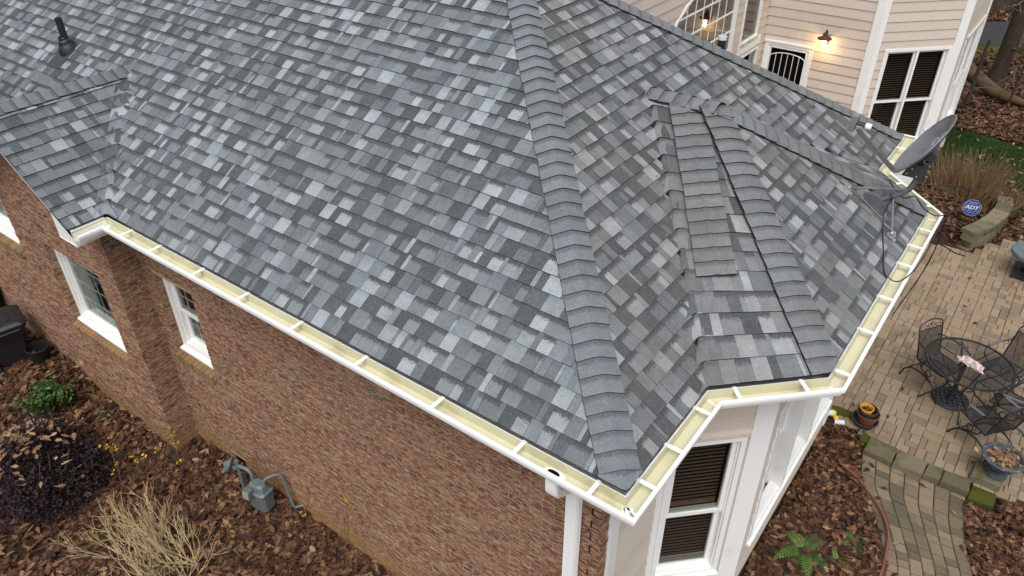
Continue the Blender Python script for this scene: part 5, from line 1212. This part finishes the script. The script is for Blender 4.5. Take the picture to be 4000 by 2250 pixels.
mb = MB(); mb.tube([(sx+.02, sy, sz), (sx-.0, sy-.02, sz+.32)], .006, 6); mb.build('stake', 'galv', t)
Fs = Fr((sx-.01, sy-.03, sz+.30), nrm((1, .12, 0)), nrm((.10, -1, .25)))
Zs = nrm(np.cross(Fs.N, Fs.U)); Zs = Zs if Zs[2] > 0 else -Zs
SP = lambda u_, v_, n=0: Fs.O+Fs.U*u_+Zs*v_+Fs.N*n
octp = lambda r: [(r*math.cos(math.radians(22.5+45*k)), r*math.sin(math.radians(22.5+45*k))) for k in range(8)]
mb = MB(); fr_, bk_ = [SP(*p, .004) for p in octp(.155)], [SP(*p, -.004) for p in octp(.155)]; mb.poly(fr_); mb.poly(bk_[::-1])
for i in range(8): mb.poly([bk_[i], bk_[(i+1) % 8], fr_[(i+1) % 8], fr_[i]])
panel = mb.build('sign_panel', 'blue', t)
mb = MB(); A_, B_ = octp(.153), octp(.1495)
for i in range(8): mb.poly([SP(*A_[i], .0046), SP(*A_[(i+1) % 8], .0046), SP(*B_[(i+1) % 8], .0046), SP(*B_[i], .0046)])
def fr4(x0, x1, y0, y1, w_):
    for (p, q, r, s_) in ((x0, x1, y0, y0+w_), (x0, x1, y1-w_, y1), (x0, x0+w_, y0+w_, y1-w_), (x1-w_, x1, y0+w_, y1-w_)): mb.poly([SP(p, r, .0046), SP(q, r, .0046), SP(q, s_, .0046), SP(p, s_, .0046)])
fr4(-.112, .112, -.062, .064, .003)
def slant(v): return v[0]+.18*v[1], v[1]
for body, size, v0, bold in (('ADT', .10, .0, .003), ('Secured by', .030, .095, 0), ('1-800-ADT-ASAP', .018, -.094, 0)):
    vv, ff = text_mesh(body, size)
    for dx in ((-bold, 0, bold) if bold else (0,)):
        mb.mesh([SP((slant(v)[0] if body == 'ADT' else v[0])+dx, v[1]+v0, .0048+dx*.01) for v in vv], ff)
mb.build('lettering', 'print', panel)

# ------------------------------------------------------------------ leaves, plants, trees
ST = [(0, .02), (.16, .10), (.24, .05), (.38, .27), (.47, .10), (.62, .33), (.72, .12), (.85, .19), (1, .0)]
def leaf_tpl(st=ST, curl=.25):
    V_ = []
    for l_, w_ in st:
        for sg in (-1, 0, 1): V_.append((l_-.5+(.06*abs(sg) if w_ > .15 else 0), sg*w_, curl*(abs(sg)*w_)**1.0*.8+.35*curl*(l_-.5)**2))
    F_ = []
    for i in range(len(st)-1):
        for j in (0, 1): F_.append((3*i+j, 3*i+3+j, 3*i+4+j, 3*i+1+j))
    return np.array(V_), np.array(F_)
ELL = [(0, .01), (.25, .20), (.55, .26), (.8, .16), (1, 0)]
def rotmats(yaw, pitch, roll):
    cy, sy, cp, sp, cr, sr = np.cos(yaw), np.sin(yaw), np.cos(pitch), np.sin(pitch), np.cos(roll), np.sin(roll)
    return np.stack([np.stack([cy*cp, cy*sp*sr-sy*cr, cy*sp*cr+sy*sr], 1), np.stack([sy*cp, sy*sp*sr+cy*cr, sy*sp*cr-cy*sr], 1), np.stack([-sp, cp*sr, cp*cr], 1)], 1)
def leaves(name, P, size, mt, parent=None, flat=.35, st=ST, curl=.5, tone=None, **tags):
    P = np.asarray(P, float); n_ = len(P); V_, F_ = leaf_tpl(st, 1.0)
    cur = rng.uniform(-.4, 1.2, n_)*curl
    V3 = np.repeat(V_[None], n_, 0).copy(); V3[:, :, 2] *= cur[:, None]
    R_ = rotmats(rng.uniform(0, 6.283, n_), rng.normal(0, flat, n_), rng.normal(0, flat, n_))
    S_ = rng.uniform(size[0], size[1], n_)
    W3 = np.einsum('nij,nkj->nki', R_, V3)*S_[:, None, None]+P[:, None]
    F3 = (F_[None]+(np.arange(n_)*len(V_))[:, None, None]).reshape(-1, 4)
    tn = np.where(rng.random(n_) < .68, rng.uniform(.0, .58, n_), rng.uniform(.55, 1, n_)) if tone is None else tone(n_)
    return npmesh(name, W3.reshape(-1, 3), F3, np.repeat(tn, len(F_)), mt, parent, **tags)
HP = [(-16, YP), (XC, YP), (XC, YM), (XB, YM), (XB, y_e), (XF, y0f), (XF, y1f), (XB, y2), (XB, 6.4), (-16, 6.4)]
HP2 = [(X1-6, 5), (X1, 5), (X1, Y3), (AX, Y3), (BX, BY), (BX, BY+2.6), (X1-6, BY+2.6)]
PATHP = [tuple(crv(LB, t)) for t in np.linspace(0, 1, 20)]+[tuple(crv(RB_, t)) for t in np.linspace(1, 0, 20)]
STEPP = [(.66, 5.05), (2.2, 5.05), (2.2, 5.45), (.66, 5.45)]
def free(x, y, edge=0.): return not (inside((x, y), HP) or inside((x, y), HP2) or inside((x, y), PAT) or inside((x, y), PATHP) or inside((x, y), STEPP))
def scatter(n_, x0, x1, y0, y1, ok=None, z=.012, zr=.03):
    out = []; tries = 0
    while len(out) < n_ and tries < 40*n_:
        tries += 1; x, y = random.uniform(x0, x1), random.uniform(y0, y1)
        if free(x, y) and (ok is None or ok(x, y)) : out.append((x, y))
    A_ = np.array(out); h = hgt(A_[:, 0], A_[:, 1]); return np.column_stack([A_, h+z+np.abs(rng.normal(0, zr, len(A_)))])
vis = lambda x, y: show((x, y, -3.4), 60)
# bare soil patch bottom-left and bare patches in the right bed keep fewer leaves
bare = lambda x, y: 1-.93*math.exp(-(((x+6.35)/.55)**2+((y+1.75)/.45)**2))-.75*math.exp(-(((x-.98)/.28)**2+((y-3.95)/.35)**2))-.6*math.exp(-(((x-2.15)/.25)**2+((y-4.9)/.35)**2))
left_ok = lambda x, y: vis(x, y) and random.random() < bare(x, y)
leaves('leaf_litter', scatter(15000, -11, -1.5, -2.6, .45, left_ok), (.07, .135), 'leaf', kind='stuff')
leaves('leaf_litter', scatter(7000, -.5, 3.2, 2.6, 5.6, left_ok), (.06, .115), 'leaf', kind='stuff')
leaves('leaf_litter', scatter(1800, -.8, 1.6, 11, 14.2, vis), (.07, .13), 'leaf', kind='stuff')
lawn_poly = [(-.75, 16.9), (.15, 16.75), (1.0, 16.5), (2.2, 15.2), (1.9, 13.0), (1.45, 12.7), (.9, 13.9), (.1, 14.0), (-.5, 13.9)]
leaves('leaf_litter', scatter(5000, -.5, 3, 11.9, 18, lambda x, y: vis(x, y) and not inside((x, y), lawn_poly)), (.07, .13), 'leaf', kind='stuff')
leaves('leaf_litter', scatter(11000, -4, 3, 16.5, 34, lambda x, y: vis(x, y) and not inside((x, y), lawn_poly) and not abs((y-24.0)-(x+.6)*.75-1.3) < 1.75), (.10, .18), 'leaf', z=.02, kind='stuff')
leaves('leaf_litter', [(*p, PZ+.012) for p in [(.78, 5.95), (.80, 6.6), (.95, 8.2), (1.1, 9.2), (1.85, 5.75), (2.05, 7.0), (1.3, 8.8), (.35, 5.9), (1.9, 5.6), (2.25, 6.2), (2.2, 6.3), (1.0, 10.1)]]+[(*crv(LB, t)*(1-w_)+crv(RB_, t)*w_, QZ+.012) for t, w_ in [(.06, .1), (.12, .05), (.2, .22), (.05, .6), (.3, .1), (.55, .15), (.75, .1), (.4, .95), (.15, .9)]], (.07, .11), 'leaf', flat=.15, kind='stuff')
leaves('leaf_litter', np.column_stack([rng.normal(0, .085, 160)+ux, rng.normal(0, .085, 160)+uy, -3.025+np.abs(rng.normal(0, .012, 160))]), (.05, .09), 'leaft', kind='stuff')
leaves('leaf_litter', [(px-.02+random.uniform(-.05, .05), py-.015+random.uniform(-.05, .05), PZ+.235) for _ in range(14)], (.05, .08), 'leaf', kind='stuff')
# lawn
gp = []
while len(gp) < 26000:
    x, y = random.uniform(-.8, 2.4), random.uniform(12.6, 17)
    e_ = .12*math.sin(5*x+2*y); 
    if inside((x+e_, y+.15*math.sin(4*x)), lawn_poly) and free(x, y): gp.append((x, y))
gp = np.array(gp); n_ = len(gp); h = hgt(gp[:, 0], gp[:, 1]); q = rng.uniform(0, 6.283, n_); L_ = rng.uniform(.035, .075, n_); wd = .006
dx, dy = np.cos(q)*wd, np.sin(q)*wd; lx, ly = rng.normal(0, .03, n_), rng.normal(0, .03, n_)
Vg = np.stack([np.column_stack([gp[:, 0]-dx, gp[:, 1]-dy, h-.01]), np.column_stack([gp[:, 0]+dx, gp[:, 1]+dy, h-.01]), np.column_stack([gp[:, 0]+lx, gp[:, 1]+ly, h+L_])], 1).reshape(-1, 3)
tone_g = np.clip(.45+.25*np.sin(gp[:, 0]*3.1)*np.cos(gp[:, 1]*2.3)+rng.normal(0, .15, n_), 0, 1)
npmesh('lawn_grass', Vg, np.arange(3*n_).reshape(-1, 3), tone_g, 'grass', kind='stuff')
mb = MB(); lp = [(x, y) for x, y in lawn_poly]; cg = np.mean(lp, 0)
gx_, gy_ = np.arange(-.8, 2.41, .2), np.arange(12.6, 17.1, .2)
for i in range(len(gx_)-1):
    for j in range(len(gy_)-1):
        if inside((gx_[i]+.1, gy_[j]+.1), lawn_poly) and free(gx_[i]+.1, gy_[j]+.1): mb.poly([(x, y, float(hgt(x, y))+.006) for x, y in ((gx_[i], gy_[j]), (gx_[i+1], gy_[j]), (gx_[i+1], gy_[j+1]), (gx_[i], gy_[j+1]))], 0, .35)
mb.build('lawn', 'grass', None, kind='structure')
leaves('leaf_litter', scatter(75, -.6, 2, 13, 16.8, lambda x, y: inside((x, y), lawn_poly), z=.05), (.08, .12), 'leaft', kind='stuff')
# asphalt road and mossy verge in the distance
rd = nrm((.80, .60)); rn = np.array([-rd[1], rd[0]]); r0 = np.array([-1.28, 23.45])
def strip(name, o0, o1, dz_, mt):
    mb = MB(); S_ = np.linspace(-40, 60, 81)
    for s0, s1 in zip(S_, S_[1:]):
        q = []
        for s_, o_ in ((s0, o0), (s1, o0), (s1, o1), (s0, o1)): p = r0+rd*s_+rn*(o_+.06*math.sin(s_*2.3)); q.append((*p, float(hgt(*p))+dz_))
        mb.poly(q)
    return mb.build(name, mt, None, kind='structure')
strip('road', .0, 2.35, .05, 'asphalt'); strip('mossy_verge', -1.05, -.02, .045, 'moss')

def grow(mb, p, d_, ln, r, depth, spread=.5, kids=(2, 3), shrink=.72, up=.15, leafpts=None, seg_=3, mi=0):
    pts = [np.array(p, float)]; d_ = nrm(d_)
    for _ in range(seg_): d_ = nrm(d_+rng.normal(0, .10, 3)+np.array([0, 0, up*.3])); pts.append(pts[-1]+d_*ln/seg_)
    mb.tube(pts, list(np.linspace(r, r*.68, len(pts))), 5 if r > .006 else 3, mi, caps=False)
    if leafpts is not None and depth <= 1: leafpts += pts[1:]
    if depth > 0:
        for k in range(random.randint(*kids)):
            i = random.choice(range(max(1, seg_-1), seg_+1)); dd = nrm(d_+rng.normal(0, spread, 3)+np.array([0, 0, up])); grow(mb, pts[i], dd, ln*shrink*random.uniform(.8, 1.15), r*.64, depth-1, spread, kids, shrink, up, leafpts, seg_, mi)
# twiggy pruned shrub, lower left
def gz(x, y): return float(hgt(x, y))
t = thing('twiggy_shrub', 'bare pale twiggy shrub spreading over the leaf litter', 'shrub', (-4.55, -.75, gz(-4.55, -.75)))
mb = MB(); tips = []
for k in range(72):
    q = random.uniform(math.radians(120), math.radians(300)) if k % 3 else random.uniform(0, 6.283); bx, by = -4.85+random.uniform(-.55, .55), -.95+random.uniform(-.30, .32)
    sp_ = random.uniform(.35, 1.25); dd = np.array([math.cos(q)*sp_, math.sin(q)*sp_*.8, random.uniform(.30, .65)])
    grow(mb, (bx, by, gz(bx, by)-.02), dd, random.uniform(.22, .36), .0085, 3, .28, (2, 3), .70, .16, tips)
mb.build('branches', 'twig', t)
leaves('leaf', [tips[random.randrange(len(tips))]+np.array([0, 0, .01]) for _ in range(26)], (.03, .05), 'yleaf', t, flat=.8, st=ELL, kind='stuff')
SAP = [((-3.62, -.10), 1.25, 'tallest thin sapling with yellow leaves in front of the gas meter'), ((-3.15, .05), .95, 'thin yellow leaved sapling at the wall foot right of the meter'), ((-2.9, -.25), .8, 'small yellow leaved sapling nearest the lower edge of the picture'),
       ((-5.55, -.35), 1.25, 'thin sapling with yellow leaf tufts before the inner wall corner'), ((-5.95, -.25), 1.1, 'thin sapling standing before the brick pier'), ((-5.2, -.1), 1.15, 'thin sapling with a yellow tuft left of the gas meter'), ((-6.1, -.75), .9, 'low sapling with yellow buds beside the purple shrub')]
for (x, y), h_, lab in SAP:
    t = thing('sapling', lab, 'sapling', (x, y, gz(x, y)), 'thin saplings with yellow leaves'); mb = MB(); tp = []
    grow(mb, (x, y, gz(x, y)-.02), (random.uniform(-.2, .2), random.uniform(-.15, .1), 1), h_*.62, .008, 2, .45, (1, 3), .62, .3, tp, 4); mb.build('stem', 'twigd', t)
    ctr = [tp[random.randrange(len(tp))] for _ in range(6)]
    leaves('leaf', [c+rng.normal(0, .013, 3) for c in ctr for _ in range(4)], (.028, .05), 'yleaf', t, flat=1.0, st=ELL, kind='stuff')
# green shrub near the bins
t = thing('green_shrub', 'small bright green leafy shrub beside the bins', 'shrub', (-8.15, -.50, gz(-8.15, -.5))); mb = MB(); tp = []
for k in range(16):
    grow(mb, (-8.15+random.uniform(-.15, .15), -.50+random.uniform(-.12, .12), gz(-8.15, -.5)-.02), (random.uniform(-.6, .6), random.uniform(-.5, .5), 1), .22, .006, 2, .4, (2, 3), .7, .2, tp)
mb.build('stems', 'twigd', t); TPA = np.array(tp)
leaves('foliage', TPA[rng.integers(0, len(TPA), 2000)]+rng.normal(0, .028, (2000, 3)), (.035, .065), 'green', t, flat=.7, st=ELL, kind='stuff')
for (x, y) in ((-7.55, -.12),): leaves('ground_cover', [(x+random.gauss(0, .1), y+random.gauss(0, .04), gz(x, y)+abs(random.gauss(.04, .04))) for _ in range(60)], (.03, .05), 'green', None, flat=.6, st=ELL, kind='stuff')
# dark purple shrub: round mass of small leaves with brown leaves caught on top
cx_, cy_ = -6.98, -1.12; g_ = gz(cx_, cy_)
t = thing('purple_shrub', 'rounded dark purple leaved shrub with brown leaves caught on top', 'shrub', (cx_, cy_, g_)); mb = MB(); tp = []
for k in range(26): q = random.uniform(0, 6.283); grow(mb, (cx_, cy_, g_), (math.cos(q)*.8, math.sin(q)*.8, random.uniform(.35, 1.2)), .36, .010, 2, .4, (2, 3), .75, .1, tp)
mb.build('stems', 'twigd', t)
N_ = 12000; dv = rng.normal(0, 1, (N_, 3)); dv[:, 2] = np.abs(dv[:, 2])*.9; dv /= np.linalg.norm(dv, axis=1)[:, None]
lump = 1+.13*np.sin(dv[:, 0]*6+1)*np.cos(dv[:, 1]*5)+.10*np.sin(dv[:, 2]*9+dv[:, 0]*7)
r_ = lump*rng.uniform(.62, 1.03, N_)
Pp = np.column_stack([cx_+dv[:, 0]*r_*.68, cy_+dv[:, 1]*r_*.60, g_+.04+dv[:, 2]*r_*.80])
leaves('foliage', Pp, (.03, .055), 'purple', t, flat=.8, st=ELL, kind='stuff')
Pb = []
for _ in range(120): x, y = random.gauss(-.02, .26), random.gauss(-.08, .22); Pb.append((cx_+x, cy_+y, g_+.08+.80*math.sqrt(max(.05, 1-(x/.68)**2-(y/.6)**2))))
leaves('leaf_litter', Pb, (.07, .12), 'leaft', None, flat=.35, kind='stuff')
# ferns
def fern(x, y, n, ln, lab, yaw0=0., arc=6.283):
    t = thing('fern', lab, 'fern', (x, y, gz(x, y)), 'ferns in the leaf bed')
    for k in range(n):
        q = yaw0+arc*k/n+random.uniform(-.25, .25); el = random.uniform(.45, .9); l_ = ln*random.uniform(.75, 1.1); mb = MB(); prev = None; pts = []
        for s_ in np.linspace(0, 1, 15): pts.append(np.array([x+math.cos(q)*l_*s_, y+math.sin(q)*l_*s_, gz(x, y)+.03+l_*(el*s_-.75*s_*s_)]))
        mb.tube(pts, .0025, 3, caps=False); sd = np.array([-math.sin(q), math.cos(q), 0]); tn = random.random()
        for i in range(2, 15):
            s_ = i/14; w_ = l_*.26*math.sin(math.pi*min(1, s_*.85+.15))**.8*(1-s_*.35)
            for sg in (-1, 1):
                b_ = pts[i]; tip = b_+sd*sg*w_+(pts[i]-pts[i-1])*1.3+np.array([0, 0, -.012]); m_ = (b_+tip)/2+np.array([0, 0, .008]); e_ = (pts[i]-pts[i-1])*.42
                mb.mesh([b_-e_*.6, m_-e_, tip, m_+e_, b_+e_*.6], [(0, 1, 3, 4), (1, 2, 3)], 0, min(1, max(0, tn+random.gauss(0, .12))))
        mb.build('frond', 'fern', t)
fern(.60, 3.28, 12, .36, 'largest bright green fern in the leaf bed below the bay')
fern(1.02, 3.72, 8, .17, 'fern nearest the hose and the curved path'); fern(.93, 3.36, 6, .17, 'small fern low in the leaf bed beside the path')
fern(.80, 3.08, 6, .16, 'fern cut by the lower edge of the picture'); fern(.56, 3.85, 4, .13, 'dark small fern beside the bay wall foot')
# dry shrub in the back bed
t = thing('dry_shrub', 'dry brown bushy shrub in the planting bed before the lawn', 'shrub', (.35, 13.0, gz(.35, 13))); mb = MB()
for k in range(300):
    x, y = .42+random.gauss(0, .36), 12.85+random.gauss(0, .26); grow(mb, (x, y, gz(x, y)-.02), (random.uniform(-.45, .45)+(x-.3)*.8, random.uniform(-.35, .35), 1.2), random.uniform(.35, .58), .006, 1, .22, (2, 3), .75, .2, None, 2)
mb.build('stems', 'dry', t)
block('bed_stone', 'flat grey stone edging the bed behind the dish', [(-.22, 12.72), (.22, 12.66), (.28, 12.95), (-.18, 13.0)], -3.45, -3.14)
fern(.52, 12.05, 5, .10, 'small green sprout beside the security sign')
# trees, log
def tree(name, x, y, r, h, lab, lean=(0, 0), mt='bark', group='tree trunks beyond the lawn', br=7):
    t = thing(name, lab, 'tree', (x, y, gz(x, y)), group); mb = MB(); pts = []; rs = []
    for s_ in np.linspace(0, 1, 14): pts.append((x+lean[0]*s_*h+.12*r*math.sin(s_*7+x), y+lean[1]*s_*h+.12*r*math.cos(s_*6), gz(x, y)-.1+h*s_)); rs.append(r*(1.55-.9*s_ if s_ < .06 else 1.08-.55*s_))
    mb.tube(pts, rs, 14); mb.build('trunk', mt, t, True)
    for k in range(br): mb = MB(); s_ = random.uniform(.12, .95); i = int(s_*13); q = random.uniform(0, 6.283); grow(mb, pts[i], (math.cos(q), math.sin(q), random.uniform(.0, .6)), random.uniform(.5, 1.1), max(.012, r*.13), 3, .45, (2, 2), .75, .05); mb.build('branch', 'twigd', t)
tree('tree', -.28, 20.2, .19, 7.5, 'thick dark tree trunk rising beside the fallen log', (.0, .0), br=8)
tree('tree', -.62, 18.5, .055, 1.7, 'thin dead stub of a tree left of the thick trunk', (.02, 0), br=2)
tree('tree', -1.45, 28.2, .30, 8, 'tree trunk standing beyond the road at the top edge', (0, 0), br=3); tree('tree', .9, 30.0, .22, 8, 'slim tree trunk beyond the road near the right edge', br=3)
tree('tree', .22, 18.9, .022, 2.4, 'slender bare sapling right of the thick trunk', (.06, 0), br=6); tree('tree', -1.9, 22.6, .03, 3.2, 'slender bare sapling before the road near the house wing', (.05, 0), br=6)
t = thing('fallen_log', 'long fallen brown log lying across the leaf covered ground', 'log', (-.2, 19.6, gz(-.2, 19.6))); mb = MB()
lp = [(-1.3, 20.6), (-.95, 20.1), (-.6, 19.75), (-.2, 19.38), (.2, 19.2), (.55, 19.08), (1.1, 19.0)]
mb.tube([(*p, gz(*p)+z) for p, z in zip(lp, (.42, .36, .28, .20, .16, .13, .12))], [.17, .17, .165, .155, .12, .085, .07], 14); mb.build('log_trunk', 'logb', t, True)
mb = MB(); mb.tube([(-1.2, 20.2, gz(-1, 20)+.1), (-.7, 19.7, gz(-.7, 19.7)+.06), (-.3, 19.42, gz(-.3, 19.4)+.1)], [.10, .09, .06], 10); mb.tube([(.1, 19.25, gz(0, 19.2)+.15), (.6, 19.25, gz(.6, 19.2)+.1), (1.2, 19.35, gz(1, 19)+.08)], [.07, .05, .03], 8); mb.build('log_branch', 'logb', t, True)
block('rock', 'pale flat rock beyond the road', [(-.35, 27.3), (.15, 27.5), (.1, 27.9), (-.4, 27.75)], gz(-.1, 27.5)-.1, gz(-.1, 27.5)+.14)
